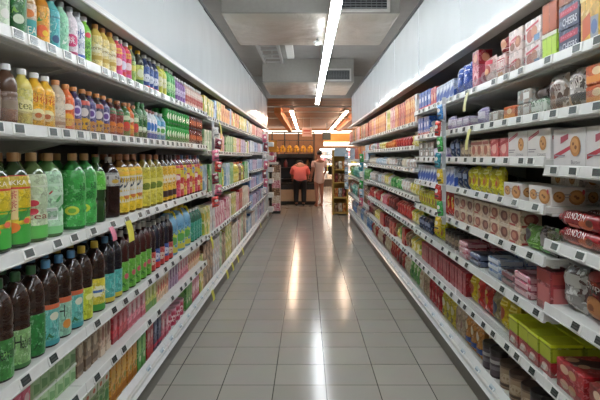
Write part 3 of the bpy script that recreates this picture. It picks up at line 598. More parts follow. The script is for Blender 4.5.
for side in (-1, 1):
    for b in range(9):
        y0, y1 = BAYS[b], BAYS[b+1]; L = round(y1-y0, 3); X = side*FRONT[side]
        rz = PI/2 if side < 0 else -PI/2           # local -y looks into the aisle
        lev = levels(side, b)
        what = 'drinks' if side < 0 else 'biscuits and snacks'
        bay = empty('shelving_bay', f'white metal shelving bay of {what}, {ORD[b]} along the {SIDE[side]}', 'shelving', (X, (y0+y1)/2, 0), rz, 'shelving bays along the aisle')
        bp = MB(); bp.box(-L/2+.001, L/2-.001, DEPTH, DEPTH+.02, .1, 2.03 if side < 0 else 2.06, BACKM); bp.build('back_panel', bay)
        up = MB(); up.box(L/2-.03, L/2-.001, DEPTH-.03, DEPTH, .05, 2.02, GREYM); up.build('upright', bay)
        kp = MB(); kp.box(-L/2, L/2, .03, .05, 0, .12, KICK); kp.box(-L/2, L/2, .05, DEPTH, .0, .1, KICK); kp.build('plinth', bay)
        if L not in SM: SM[L] = shelf_meshes(L, DEPTH)
        for li, z in enumerate(lev):
            s = bpy.data.objects.new('shelf', SM[L][0]); COL.objects.link(s); s.parent = bay; s.location = (0, 0, z)
            def sub(n, me, loc, rx=0):
                o = bpy.data.objects.new(n, me); COL.objects.link(o); o.parent = s; o.location = loc; o.rotation_euler = (rx, 0, 0); return o
            sub('price_rail', SM[L][1 if li < len(lev)-1 else 4], (0, 0, 0))
            if li < len(lev)-1:
                sub('bracket', SM[L][2], (-L/2+.03, 0, 0)); sub('bracket', SM[L][2], (L/2-.03, 0, 0))
            if (side, b, li) in GUARD: sub('front_guard', SM[L][3], (0, 0, 0))
            low = z < 1.0
            n = (11 if side < 0 else 8) if z > 1.3 else (7 if b < 3 else 8)
            if side > 0 and z < .6: n = 8
            if li == len(lev)-1: n = 5
            for t in range(n):
                if b < 3 and rt.random() < .12: continue
                xx = -L/2 + (t+.5)*L/n + rt.uniform(-.03, .03)
                xx = max(-L/2+.04, min(L/2-.04, -L/2 + (t+.5)*L/n + rt.uniform(-.5, .5)*max(0, min(.07, L/n-.08))))
                if li == len(lev)-1: sub('price_tag', TAG[2], (xx, .010, .009), -.68)
                else: sub('price_tag', TAG[1 if low else 0], (xx, -.0045, -.001), -.12 if z > 1.3 else -.35)

# ------------------------------------------------------------------ placing products
ITEMS = []     # (desc, side, level index, bay, row, y, object)
CNT = 0
def place(key, side, x, y, z, desc, li, bay, row, rz):
    name, cat, me, parts, w, d, h, rnd = PROTO[key]
    o = bpy.data.objects.new(name, me); COL.objects.link(o)
    o.location = (x, y, z); o.rotation_euler = (0, 0, rz); o['category'] = cat
    if y < 5.2:
        for pn, pm in parts:
            c = bpy.data.objects.new(pn, pm); COL.objects.link(c); c.parent = o
    elif parts:
        for pn, pm in parts:
            c = bpy.data.objects.new(pn, pm); COL.objects.link(c); c.parent = o
    ITEMS.append((desc, side, li, bay, row, y, z, o))
    return o
rp = random.Random(5)
def bay_of(y):
    for i in range(9):
        if BAYS[i] <= y < BAYS[i+1]: return i
    return 8
def y_at(side, x): return F*(FRONT[side]+.03)/abs(x-VX)
def fill(side, li, y0, y1, key, desc, stack=1, rows=1, gap=.003, anchor=None, set_back=.0, topkey=None, topdesc=None):
    """a run of the same product along a shelf from y0 to y1"""
    keys = key if isinstance(key, list) else [key]
    descs = desc if isinstance(desc, list) else [desc]
    w = max(PROTO[k][4] for k in keys) + gap
    n = max(1, int((y1-y0)/w + .15)); p = max(w, (y1-y0)/n)
    if p > w*1.35: p = w*1.1
    if anchor == 'far': n = max(1, math.ceil((y1-y0)/w)); p = w
    last = y0
    for i in range(n):
        y = y0 + w/2 + i*p if anchor != 'far' else y1 - w/2 - i*p
        last = max(last, y+w/2)
        k = keys[i % len(keys)]; desc = descs[i % len(descs)]
        nm, cat, me, parts, ww, d, h, rnd = PROTO[k]
        b = bay_of(y); lv = levels(side, b)
        if li >= len(lv): continue
        z = lv[li]+TOPOFF
        for r in range(rows):
            X = side*(FRONT[side]+.022+(max(set_back, .038) if li == len(lv)-1 else set_back)+d/2+r*(d+.012)+rp.uniform(0, .006))
            rz = (PI/2 if side < 0 else -PI/2)
            if rnd: rz += (-.75 if side < 0 else .75) + rp.uniform(-.12, .12)
            else: rz += rp.uniform(-.008, .008)
            zz = z + .0005
            for s in range(stack):
                kk = k
                dd = desc
                if s == stack-1 and topkey and s > 0: kk = topkey; dd = topdesc
                elif stack > 1: dd = ('upper ' if s else 'lower ') + desc if stack == 2 or topkey is None else 'lower ' + desc
                place(kk, side, X, y, zz, dd + (' behind' if r else ''), li, b, r, rz)
                zz += PROTO[kk][6] + .0008
    return last
def row(side, li, y0, blocks):
    """blocks: (key, description, x where the run ends, options)"""
    y = y0
    for bl in blocks:
        key, desc, xe = bl[:3]; o = bl[3] if len(bl) > 3 else {}
        ye = min(y_at(side, xe), 4.557)
        k0 = key[0] if isinstance(key, list) else key
        if ye - y > (.02 if y + PROTO[k0][4] < 4.55 else PROTO[k0][4]):
            y = max(ye, fill(side, li, y+.002, ye-.002, key, desc, **o)+.001)
        else: y = max(y, ye)

NB = 'tea bottle'
R2 = dict(rows=2, set_back=.03)
R0 = dict(rows=2)
R1 = dict(rows=2, set_back=.012)
R3 = dict(rows=2, set_back=.03)
B3 = dict(set_back=.03)
Y0 = 1.36
row(-1, 0, 1.375, [('s_pale', 'pale green tea bottle', 17), ('s_dkgreen', 'dark green tea bottle', 28), ('s_teal', 'tan and teal tea bottle', 43), ('s_orange', 'orange juice bottle', 52.8),
    ('s_turq', 'turquoise drink bottle', 62), ('s_mint', 'mint drink bottle', 70), ('s_pinkw', 'white pink-spotted drink bottle', 77.5), ('s_bluew', 'white blue-lettered drink bottle', 85),
    ('s_lime', 'lime drink bottle, white cap', 98), ('s_honey', 'honey-coloured drink bottle', 118), (['s_redpink', 's_pinkred'], ['red drink bottle, yellow top', 'pink drink bottle, orange top'], 132), ('s_yelcap', 'green drink bottle, yellow cap', 140),
    ('s_yelcapb', 'dark drink bottle, yellow cap', 147), ('s_navy', 'navy drink bottle, white cap', 160), ('s_yelgreen', 'yellow-green drink bottle', 168), ('s_green', 'bright green drink bottle', 176),
    ('s_purple', 'purple drink bottle', 186), ('s_pinkcream', 'pink and cream drink bottle', 203)])
row(-1, 1, 1.4, [('s_brown', 'brown drink bottle, white cap', 24), ('s_yellow', 'pale yellow drink bottle', 36), ('s_chrys', 'golden flower tea bottle', 57), ('s_beige', 'beige drink bottle, orange cap', 66),
    ('s_carrot', 'orange carrot juice bottle', 75), (['s_grape', 's_grapeb'], ['purple grape juice bottle', 'dark juice bottle, red band'], 112), ('s_darkred', 'dark red juice bottle', 126), (['s_apple', 's_carrot'], ['green apple juice bottle', 'orange carrot juice bottle'], 140), ('s_dkgreen', 'dark green tea bottle', 148),
    ('s_milk', 'white and blue milk bottle', 158), ('s_milkb', 'pale blue milk bottle', 167), ('c_green', 'green can pack', 190, dict(stack=2)), ('c_dark', 'dark red can pack', 205, dict(stack=2))])
row(-1, 2, 1.551, [('b_peach', 'red yellow and green tea bottle', 38, R1), ('b_white', 'whitish tea bottle, red dots', 54, R1), ('b_pale', 'pale green tea bottle', 80.5, R1), ('b_green', 'green tea bottle, white sash', 101.5, R1),
    ('b_green2', 'dark bottle, green shoulder label', 117, R1), ('b_dark', 'dark square bottle, silver label', 126, R1), ('b_chrys', 'yellow flower tea bottle', 147, R1), ('b_yellow', 'yellow-olive tea bottle', 165), ('b_yeldark', 'yellow bottle, dark cap', 178),
    (['b_pinkred', 'b_redyel', 'b_orangey'], ['pink bottle, yellow band', 'red bottle, yellow band', 'yellow bottle, red spot'], 206)])
row(-1, 3, 1.4575, [(['t_pale', 't_green', 't_pale'], ['dark tea bottle, pale sleeve', 'dark tea bottle, green sleeve', 'dark tea bottle, pale sleeve'], 34.5, R0), ('t_deep', 'dark tea bottle, deep-green sleeve', 48.5, R0), (['t_blue', 't_blueb'], ['blue-capped tea bottle, teal sleeve', 'blue-capped tea bottle, pale sleeve'], 86, R0), (['t_yel', 't_yelb'], ['yellow-capped tea bottle, lime sleeve', 'yellow-capped tea bottle, striped sleeve'], 110, R0),
    ('t_teal', 'dark bottle, teal sleeve', 125, R0), ('t_lime', 'brown bottle, lime sleeve', 152, R0), (['t_red', 't_navy'], ['dark bottle, red sleeve', 'dark bottle, navy sleeve'], 174, R0), ('j_blue', 'big pale blue drink jug', 193), ('b_teal5', 'dark teal drink bottle', 205)])
row(-1, 4, Y0, [('k_pink', 'pink drink carton', 40, R3), (['m_green'], 'light green carton multipack', 82, B3), ('k_brown', 'brown drink carton', 105, R3), ('k_tan', 'tan drink carton', 118, R3), ('k_red', 'red drink carton', 132, R3), ('k_rose', 'rose drink carton', 150, R3),
    ('k_yg', 'yellow-green drink carton', 160, B3), ('k_peachy', 'peach-coloured drink carton', 172, B3), ('k_lilac', 'lilac drink carton', 182, B3), ('k_rose', 'rose drink carton', 192, B3), ('k_peachy', 'peach-coloured drink carton', 205, B3)])
row(-1, 5, Y0+.1, [('k_gw', 'green and white carton', 117, R3), ('k_orange', 'orange drink carton', 143, R3), ('k_leaf', 'leaf green carton', 152, R3), ('k_crim', 'crimson drink carton', 159, R3), ('k_navy', 'navy drink carton', 167, B3),
    ('k_rose', 'rose drink carton', 174, B3), ('k_pinkround', 'round pink tub', 190, B3), ('k_leaf', 'leaf green carton', 196, B3), ('k_rose', 'rose drink carton', 205, B3)])
# snack side
S2 = dict(stack=2)
row(1, 0, Y0, [('x_yelmix', 'yellow and orange biscuit box', 581, dict(stack=2, topkey='x_orangem', topdesc='flat orange box on top')), ('x_cheers', 'navy cracker box', 558.5, dict(stack=3, topkey='x_orangel', topdesc='wide orange box on top')), ('x_lime', 'lime biscuit box', 542, dict(stack=2, topkey='x_orange', topdesc='orange biscuit box on top')), ('x_white2', 'white picture biscuit box', 524, S2), ('x_white1', 'white red-banded biscuit box', 507, S2),
    ('x_ritz', 'red-framed cracker box', 492, dict(stack=2, topkey='x_darkred', topdesc='dark red pouch on top')), ('x_redw', 'white and red pouch', 480), ('x_pink', 'pink biscuit box', 469, dict(stack=2, topkey='x_redtop', topdesc='red biscuit box on top')), ('x_bluetall', 'tall blue pouch', 455),
    ('x_bluew', 'white and blue biscuit box', 437), ('x_red', 'red biscuit box', 431), ('x_blue', 'blue biscuit box', 418)])
row(1, 1, Y0, [('p_orange', 'orange biscuit pack', 588, S2), ('p_greyd', 'grey and dark pouch', 566), ('p_whited', 'pale pouch, dark dots', 547), ('p_green', 'grey-green biscuit pack', 536, dict(stack=2, topkey='d_dark', topdesc='dark pouch on top')), ('p_whitew', 'whitish biscuit pack', 518, S2), ('p_orange', 'orange biscuit pack', 500),
    ('p_whitew', 'whitish biscuit pack', 484), ('p_purple', 'lilac pouch', 470), ('p_purpbox', 'lilac biscuit box', 452), ('p_purple', 'lilac pouch', 444), ('p_whitew', 'whitish biscuit pack', 430), ('x_blue', 'blue biscuit box', 418)])
fill(1, 2, 1.3, 2.062, 'w_cookie2', 'big white cookie box', anchor='far')
fill(1, 2, 1.3, 2.05, 'd_dark', 'dark pouch', set_back=.18, stack=2)
row(1, 2, 2.075, [('w_cookie', 'white cookie box', 509), ('r_pink', 'red biscuit box', 490), ('r_cream', 'cream biscuit box', 472), ('r_jar', 'dark snack jar', 459), ('n_blue', 'navy pouch', 448), ('p_purpbox', 'lilac biscuit box', 434), ('p_whitew', 'whitish biscuit pack', 418, S2)])
fill(1, 3, 1.5, 2.06, 'l_red', 'red biscuit roll', stack=2, rows=2, set_back=.02, anchor='far')
fill(1, 3, 1.40, 2.05, 'm_maroon', 'upright maroon biscuit pack', set_back=.19, gap=.012)
row(1, 3, 2.075, [('w_low', 'low white cookie box', 500), (['y_bag', 'y_bag2'], 'yellow snack bag', 467), ('n_blue', 'navy pouch', 455), ('x_bluew', 'white and blue biscuit box', 418)])
fill(1, 3, 2.14, 2.39, 'w_pack', 'cookie pack', set_back=.15, stack=2)
fill(1, 4, 1.909, 2.06, 'h_silver', 'silver snack bag', rows=2, set_back=.02, anchor='far')
fill(1, 4, 1.3, 1.895, ['h_cookie', 'h_brown'], ['dark red cookie bag', 'reddish brown nut bag'], rows=2, set_back=.02, anchor='far')
row(1, 4, 2.075, [('g_dark', 'dark snack pouch', 538), ('g_green', 'green snack pouch', 525), (['g_cream', 'g_cream2'], ['cream picture biscuit box', 'tan picture biscuit box'], 456, S2), ('q_red', 'red snack bag', 437), ('y_bag2', 'yellow snack bag', 418)])
row(1, 5, Y0, [(['q_gift', 'q_gift2'], ['flat bright red snack box', 'flat brown-red snack box'], 554, dict(stack=2, rows=2))])
row(1, 5, 2.075, [('h_red', 'tall red biscuit box', 531), ('f_pink', 'pink snack pack', 517, dict(rows=2, stack=3)), ('f_dark', 'dark snack pack', 500, dict(rows=2, stack=2)), ('f_blue', 'blue-silver snack pack', 480, dict(rows=2, stack=3)), ('f_navy', 'navy snack pack', 468, dict(rows=2, stack=2)), ('f_pink', 'pink snack pack', 456, dict(rows=2, stack=3)),
    ('r_jar', 'dark snack jar', 440, R2), ('y_bag', 'yellow snack bag', 430, R2), ('n_blue', 'navy pouch', 418)])
row(1, 6, 2.075, [('q_redbase', 'red snack box', 510, dict(stack=2, rows=2, topkey='q_lime', topdesc='lime snack tub')), ('q_yellow', 'yellow snack bag', 492, R2), ('q_mix', 'olive snack bag', 484, R2), ('q_red', 'red snack bag', 470, R2), ('q_yellow', 'yellow snack bag', 462, R2), ('q_crimson', 'crimson snack box', 418, R2)])
row(1, 6, Y0, [(['u_brown', 'u_dark'], ['brown food tin', 'dark food tin'], 554, R2)])
row(1, 7, 2.075, [('u_tan', 'tan-lidded food tin', 543, R2), ('u_dark', 'dark food tin', 520, R2), ('u_brown', 'brown food tin', 488, R2), ('u_dark', 'dark food tin', 474, R2), ('u_blueor', 'orange and blue pouch', 458, R2), ('u_cream', 'cream pouch', 449), ('u_yel', 'yellow pouch', 436), ('u_redp', 'red pouch', 424), ('u_cream', 'cream pouch', 418)])
# far bays: shorter runs, colour by shelf
def far(side, li, bays, choices, w=(.11, .16), d=.12, hmax=.26, stacked=False):
    r = random.Random(side*100+li*7+bays[0])
    y = BAYS[bays[0]]+.02; end = BAYS[bays[-1]+1]-.02
    while y < end-.12:
        b = bay_of(y+.05); lv = levels(side, b)
        top = lv[li-1] if li else (2.02 if side < 0 else 2.06)
        room = top - lv[li] - TOPOFF - (.075 if li else .03)
        sh, c = r.choice(choices)
        h = min(hmax, room*r.uniform(.78, .96)); w0 = r.uniform(*w)
        if sh == 'bottle': w0 = min(w0, .1)
        w0 = round(w0, 2); h = round(h, 2); n = r.randint(1, 3)
        st = 1
        if stacked and sh in ('carton', 'box') and h > .16: h = round(h/2-.004, 2); st = 2
        k = far_key(sh, c, w0, d if sh != 'bottle' else w0, h, 'drink_carton' if li < 2 else 'lower_drink_carton')  # lower shelves hold drink cartons too, contents unknown, only named apart
        if y + n*(w0+.006) > end: n = 1
        if y + w0 + .006 > end: break
        ye = y + n*(w0+.006)
        # keep each run inside one bay
        be = BAYS[b+1]-.01
        if ye > be:
            n = int((be-y)/(w0+.006))
            if n < 1: y = BAYS[b+1]+.02; continue
            ye = y + n*(w0+.006)
        nm = {'carton': 'drink carton', 'pouch': 'pouch', 'bottle': 'bottle', 'box': 'box'}[sh]
        fill(side, li, y, ye, k, f'{c} {nm}', gap=.006, stack=st)
        y = ye + r.uniform(.0, .02)
cb = lambda s, *c: [(s, x) for x in c]
A, B = [3, 4, 5], [6, 7, 8]
far(-1, 0, A, cb('carton', 'yellow', 'blue', 'orange', 'yellow', 'green', 'pale green', 'white', 'pale blue'))
far(-1, 1, A, cb('carton', 'green', 'yellow', 'pink', 'pale green', 'white', 'cream', 'orange', 'lilac'), stacked=True)
far(-1, 2, A, cb('bottle', 'brown', 'yellow', 'teal') + cb('carton', 'pale blue', 'pale blue', 'pale green', 'green'))
far(-1, 3, A, cb('carton', 'pink', 'cream', 'yellow', 'orange', 'red', 'cream', 'white'), hmax=.32)
far(-1, 4, A, cb('carton', 'cream', 'pink', 'brown', 'cream', 'pale green', 'yellow', 'white'), hmax=.42)
for li in range(6):
    far(-1, li, B, cb('carton', 'blue', 'pale blue', 'blue', 'white', 'lilac') if li else cb('carton', 'pink', 'white', 'cream', 'red'), w=(.14, .2))
far(1, 0, A, cb('box', 'red', 'orange', 'cream', 'pink', 'cream', 'yellow', 'pink', 'white', 'orange'), w=(.06, .12))
far(1, 1, A, cb('pouch', 'pale blue', 'white', 'red', 'yellow', 'orange') + cb('box', 'red', 'pink'))
far(1, 2, A, cb('pouch', 'white', 'grey', 'pale blue', 'cream', 'brown', 'white'))
far(1, 3, A, cb('pouch', 'white', 'pale blue', 'yellow', 'yellow', 'grey', 'green'))
far(1, 4, A, cb('pouch', 'red', 'dark red', 'yellow', 'red', 'cream', 'pink'))
far(1, 5, A, cb('pouch', 'dark red', 'yellow', 'brown', 'green', 'cream') + cb('box', 'red'))
far(1, 6, A, cb('pouch', 'red', 'cream', 'dark red', 'cream', 'red', 'green'))
for li in range(5):
    far(1, li, B, [cb('box', 'pink', 'orange', 'brown', 'red'), cb('box', 'pale blue', 'red', 'orange', 'white'), cb('pouch', 'teal', 'green', 'yellow', 'teal'), cb('pouch', 'pink', 'teal', 'brown', 'grey'), cb('pouch', 'pale blue', 'blue', 'white')][li], w=(.13, .2))

# labels: say what it looks like, its place in its run, and which shelf of which bay
SHN = lambda li, n: 'top shelf' if li == 0 else 'bottom shelf' if li == n-1 else ORD[li]+' shelf'
runs = {}
for it in ITEMS: runs.setdefault((it[0], it[1], it[2], it[3]), []).append(it)
for (desc, side, li, b), v in runs.items():
    v.sort(key=lambda t: (t[5], t[6])); n = len(v); nl = len(levels(side, b))
    for i, t in enumerate(v):
        o = t[7]
        place_ = f'{SHN(li, nl)}, {SIDE[side]}, {ORD[b]} bay'
        NUM = 'one two three four five six seven eight nine ten eleven twelve thirteen fourteen fifteen sixteen seventeen eighteen nineteen twenty'.split()
        o['label'] = f'{desc}, {place_}' if n == 1 else f'{desc}, {ORD[i]} of {NUM[n-1]}, {place_}'
        o['group'] = f'goods on the {SHN(li, nl)} of the {SIDE[side]}'

# ------------------------------------------------------------------ the shell
def structure(mb, name): o = mb.build(name); o['kind'] = 'structure'; return o

def node_mat(name): 
    m = bpy.data.materials.new(name); m.use_nodes = True; return m, m.node_tree, m.node_tree.nodes['Principled BSDF']
def floor_mat():
    m, nt, b = node_mat('floor_tiles'); L = nt.links.new; N = nt.nodes.new
    tc = N('ShaderNodeTexCoord'); mp = N('ShaderNodeMapping'); mp.inputs['Location'].default_value = (-.116+.318*40, -.006+.315*40, 0)
    br = N('ShaderNodeTexBrick'); br.offset = 0; br.squash = 1
    br.inputs['Scale'].default_value = 1; br.inputs['Brick Width'].default_value = .318; br.inputs['Row Height'].default_value = .315
    br.inputs['Mortar Size'].default_value = .0028; br.inputs['Mortar Smooth'].default_value = .1
    br.inputs['Color1'].default_value = lin('#b0aba2'); br.inputs['Color2'].default_value = lin('#a8a39a'); br.inputs['Mortar'].default_value = lin('#45413c')
    nz = N('ShaderNodeTexNoise'); nz.inputs['Scale'].default_value = 5; nz.inputs['Detail'].default_value = 5
    mx = N('ShaderNodeMix'); mx.data_type = 'RGBA'; mx.blend_type = 'MULTIPLY'; mx.inputs[0].default_value = .12
    L(tc.outputs['Object'], mp.inputs[0]); L(mp.outputs[0], br.inputs['Vector']); L(tc.outputs['Object'], nz.inputs['Vector'])
    L(br.outputs['Color'], mx.inputs[6]); L(nz.outputs['Color'], mx.inputs[7]); L(mx.outputs[2], b.inputs['Base Color'])
    b.inputs['Specular IOR Level'].default_value = .38
    rr = N('ShaderNodeMapRange'); rr.inputs['To Min'].default_value = .12; rr.inputs['To Max'].default_value = .2
    L(nz.outputs['Fac'], rr.inputs['Value']); L(rr.outputs[0], b.inputs['Roughness'])
    bp = N('ShaderNodeBump'); bp.inputs['Strength'].default_value = .25; bp.inputs['Distance'].default_value = .002; bp.invert = True
    L(br.outputs['Fac'], bp.inputs['Height']); L(bp.outputs[0], b.inputs['Normal'])
    return m
f = MB(); f.add([(-6, -3, 0), (6, -3, 0), (6, 26, 0), (-6, 26, 0)], [(0, 1, 2, 3)], floor_mat()); structure(f, 'floor')

def panel_mat():
    m, nt, b = node_mat('gloss_panel'); L = nt.links.new; N = nt.nodes.new
    b.inputs['Base Color'].default_value = lin('#eaf0f2'); b.inputs['Roughness'].default_value = .07
    tc = N('ShaderNodeTexCoord'); nz = N('ShaderNodeTexNoise'); nz.inputs['Scale'].default_value = 2.4; nz.inputs['Detail'].default_value = 1.5
    bp = N('ShaderNodeBump'); bp.inputs['Strength'].default_value = .2; bp.inputs['Distance'].default_value = .03
    L(tc.outputs['Object'], nz.inputs['Vector']); L(nz.outputs['Fac'], bp.inputs['Height']); L(bp.outputs[0], b.inputs['Normal'])
    return m
PM = panel_mat(); SEAM = mat('#a9acad', .4)
PTOP = 2.725
for side, nm, xf, zb in ((-1, 'wall_left', .925, 2.035), (1, 'wall_right', .99, 2.075)):
    p = MB(); x0, x1 = sorted((side*xf, side*(xf+.03)))
    Y_END = 11.95 if side < 0 else 11.4
    edges = [-1.6, -.4] + [y for y in BAYS if y < Y_END-.3] + [Y_END]
    for a, c in zip(edges, edges[1:]):
        q0 = len(p.v); p.box(x0, x1, a+.0015, c-.0015, zb, PTOP, PM, .0015)
        tx, tz = rp.uniform(-.003, .003), rp.uniform(-.010, .010)      # each panel hangs a touch out of true
        for i in range(q0, len(p.v)):
            X, Y, Z = p.v[i]; p.v[i] = (X+tx*(Y-(a+c)/2)*2+tz*(Z-(zb+PTOP)/2)*2, Y, Z)
    xs = sorted((side*(xf+.014), side*(xf+.026)))
    p.box(xs[0], xs[1], -1.6, Y_END, zb, PTOP, SEAM)
    xs = sorted((side*(xf+.032), side*(xf+.44)))
    p.box(xs[0], xs[1], -1.6, Y_END, zb, zb+.03, mat('#77756f', .6))
    structure(p, nm)
    t = MB()
    xs = sorted((side*(xf-.045), side*(xf+.03)))
    t.box(xs[0], xs[1], -1.6, 11.95, zb-.022, zb+.0, RAILW, .004)
    xs = sorted((side*(xf-.028), side*(xf-.001)))
    t.box(xs[0], xs[1], -1.6, 11.95, zb+.0005, zb+.022, RAILW, .004)
    structure(t, 'trim_1' if side < 0 else 'trim_2')
    e = MB(); xs = sorted((side*(xf-.012), side*(xf+.035)))
    e.box(xs[0], xs[1], -1.6, Y_END, PTOP+.0005, PTOP+.03, mat('#4a4a4a', .5)); structure(e, 'trim_3' if side < 0 else 'trim_4')

def concrete():
    m, nt, b = node_mat('ceiling_paint'); L = nt.links.new; N = nt.nodes.new
    tc = N('ShaderNodeTexCoord'); nz = N('ShaderNodeTexNoise'); nz.inputs['Scale'].default_value = 3; nz.inputs['Detail'].default_value = 6
    r = N('ShaderNodeValToRGB'); r.color_ramp.elements[0].color = lin('#8c8a86'); r.color_ramp.elements[1].color = lin('#a8a5a0')
    L(tc.outputs['Object'], nz.inputs['Vector']); L(nz.outputs['Fac'], r.inputs[0]); L(r.outputs[0], b.inputs['Base Color']); b.inputs['Roughness'].default_value = .7
    return m
CM = concrete()
CZ = 3.3
c = MB(); c.box(-6, 6, -3, 12.1, CZ, CZ+.1, CM); structure(c, 'ceiling')

def wood_mat(name, c0, c1, period, axis='x'):
    m, nt, b = node_mat(name); L = nt.links.new; N = nt.nodes.new
    tc = N('ShaderNodeTexCoord'); w = N('ShaderNodeTexWave'); w.bands_direction = axis.upper(); w.inputs['Scale'].default_value = 1/period; w.inputs['Distortion'].default_value = .6
    nz = N('ShaderNodeTexNoise'); nz.inputs['Scale'].default_value = 4; nz.inputs['Detail'].default_value = 4
    r = N('ShaderNodeValToRGB'); r.color_ramp.elements[0].color = lin(c0); r.color_ramp.elements[1].color = lin(c1)
    ad = N('ShaderNodeMath'); ad.operation = 'MULTIPLY'
    L(tc.outputs['Object'], w.inputs['Vector']); L(tc.outputs['Object'], nz.inputs['Vector']); L(w.outputs['Fac'], ad.inputs[0]); L(nz.outputs['Fac'], ad.inputs[1])
    L(ad.outputs[0], r.inputs[0]); L(r.outputs[0], b.inputs['Base Color']); b.inputs['Roughness'].default_value = .5
    return m
WC = wood_mat('wood_ceiling', '#6a4634', '#a57655', 2.0, 'y')
c = MB(); c.box(-6, 6, 12.1, 25.1, 2.78, 2.88, WC); c.box(-6, 6, 12.06, 12.1, 2.78, CZ, CM); structure(c, 'ceiling_wood')
for n, bx in (('wall_back', (-6, 6, 25, 25.1, 0, 2.78)), ('wall_front', (-6, 6, -3.1, -3, 0, CZ)), ('wall_outer_left', (-6.1, -6, -3, 25, 0, CZ)), ('wall_outer_right', (6, 6.1, -3, 25, 0, CZ))):
    w = MB(); w.box(*bx, mat('#c9bda8', .7) if n != 'wall_back' else mat('#7d563c', .7)); structure(w, n)

# ------------------------------------------------------------------ ceiling services
LAMP = mat('#f4faff', emit=58)
def strip_light(x, z, y0, y1, w, label, M, rods=()):
    o = empty('strip_light', label, 'lamp', (x, (y0+y1)/2, z))
    h = (y1-y0)/2
    a = MB(); a.box(-w/2*.95, w/2*.95, -h, h, .0065, .05, WHITE, .004); a.box(-w/2*.3, w/2*.3, -h, h, -.012, .003, mat('#e8f0f6', emit=2.5)); a.build('housing', o)
    n = max(1, round((y1-y0)/1.5)); s = (y1-y0)/n
    for i in range(n):
        for q in (-1, 1):
            d = MB(); d.tube((q*w*.37, -h+i*s+.012, -.006), (q*w*.37, -h+(i+1)*s-.012, -.006), w*.13, M, 10); d.build('tube', o)
    for ry, top in rods:
        r = MB(); r.tube((0, ry-(y0+y1)/2, .06), (0, ry-(y0+y1)/2, top-z), .008, SILVER); r.build('hanging_rod', o)
    return o
strip_light(.235, 2.63, -2.6, 11.9, .085, 'long white fluorescent strip light hanging above the aisle', LAMP, ((3.6, CZ), (8.6, CZ)))
for x, nm in ((-2.9, 'beyond the drinks shelving'), (2.95, 'beyond the snack shelving')):
    strip_light(x, 2.63, -2.6, 11.5, .11, 'unseen strip light added for ceiling brightness over the neighbouring aisle ' + nm, LAMP, ((3.6, CZ), (8.6, CZ)))  # unseen lamps, added so bounced light brightens the ceiling
WARM = mat('#ffdcbc', emit=50)
strip_light(-.42, 2.64, 13.8, 24.2, .085, 'strip light under the wooden ceiling above the dark counter', WARM, ((15, 2.78), (22, 2.78)))
strip_light(1.08, 2.64, 13.9, 17.2, .085, 'short near strip light under the wooden ceiling', WARM, ((15, 2.78),))
strip_light(1.08, 2.64, 17.8, 24.2, .085, 'strip light under the wooden ceiling towards the chiller', WARM, ((20, 2.78),))

for x, nm in ((-1.95, 'far over on the drinks side'), (2.4, 'far over on the snack side')):
    strip_light(x, 2.64, 13.8, 24.2, .085, 'unseen fill light added under the wooden ceiling ' + nm, WARM, ((15, 2.78), (22, 2.78)))  # extra lamps hidden by the panels, added to light the far area
def foil_mat():
    m, nt, b = node_mat('foil_insulation'); L = nt.links.new; N = nt.nodes.new
    b.inputs['Base Color'].default_value = lin('#c8c2b8'); b.inputs['Metallic'].default_value = .75; b.inputs['Roughness'].default_value = .34
    tc = N('ShaderNodeTexCoord'); nz = N('ShaderNodeTexNoise'); nz.inputs['Scale'].default_value = 5; nz.inputs['Detail'].default_value = 6
    bp = N('ShaderNodeBump'); bp.inputs['Strength'].default_value = .9; bp.inputs['Distance'].default_value = .05
    L(tc.outputs['Object'], nz.inputs['Vector']); L(nz.outputs['Fac'], bp.inputs['Height']); L(bp.outputs[0], b.inputs['Normal'])
    return m
FOIL = foil_mat()
def duct(y0, y1, x0, x1, zb, vent, label):
    o = empty('air_duct', label, 'duct', ((x0+x1)/2, y0, zb)); cx = (x0+x1)/2
    bd = MB(); bd.box(x0-cx, x1-cx, 0, y1-y0, .02, CZ-zb-.002, mat('#97958f', .5), .01); bd.build('duct_body', o)
    fo = MB()   # quilted foil underside, edges rolled up, skin uneven
    nx, ny = 60, 26; W = x1-x0; D = y1-y0; r = random.Random(3)
    vs = []
    for j in range(ny+1):
        for i in range(nx+1):
            u, v = i/nx, j/ny
            e = min(1, min(u, 1-u)/.07, min(v, 1-v)/.14)
            vs.append(((u-.5)*W, v*D, .018-.05*math.sqrt(max(0, e*(2-e)))+r.uniform(-.003, .003)*e+.006*e*math.sin(23*u+9*v*v+3)*math.sin(11*v+7*u)))
    fo.add(vs, [(j*(nx+1)+i, (j+1)*(nx+1)+i, (j+1)*(nx+1)+i+1, j*(nx+1)+i+1) for j in range(ny) for i in range(nx)], FOIL, True)
    fo.build('foil_wrap', o)
    vx0, vx1, vz0, vz1 = vent; vx0 -= cx; vx1 -= cx; vz0 -= zb; vz1 -= zb
    g = MB(); fr = .03
    for bx in ((vx0, vx1, vz0, vz0+fr), (vx0, vx1, vz1-fr, vz1), (vx0, vx0+fr, vz0+fr, vz1-fr), (vx1-fr, vx1, vz0+fr, vz1-fr)):
        g.box(bx[0], bx[1], -.025, 0, bx[2], bx[3], mat('#c4c2bd', .4), .003)
    g.box(vx0+fr, vx1-fr, -.004, -.001, vz0+fr, vz1-fr, mat('#26282a', .7))
    n = 8
    for k in range(n):
        z = vz0+fr+(vz1-vz0-2*fr)*(k+.5)/n; g.box(vx0+fr, vx1-fr, -.02, -.006, z-.003, z+.003, mat('#7c7f80', .4))
    for k in range(1, 9):
        x = vx0+fr+(vx1-vx0-2*fr)*k/9; g.box(x-.002, x+.002, -.022, -.018, vz0+fr, vz1-fr, mat('#7c7f80', .4))
    g.build('vent_grille', o)
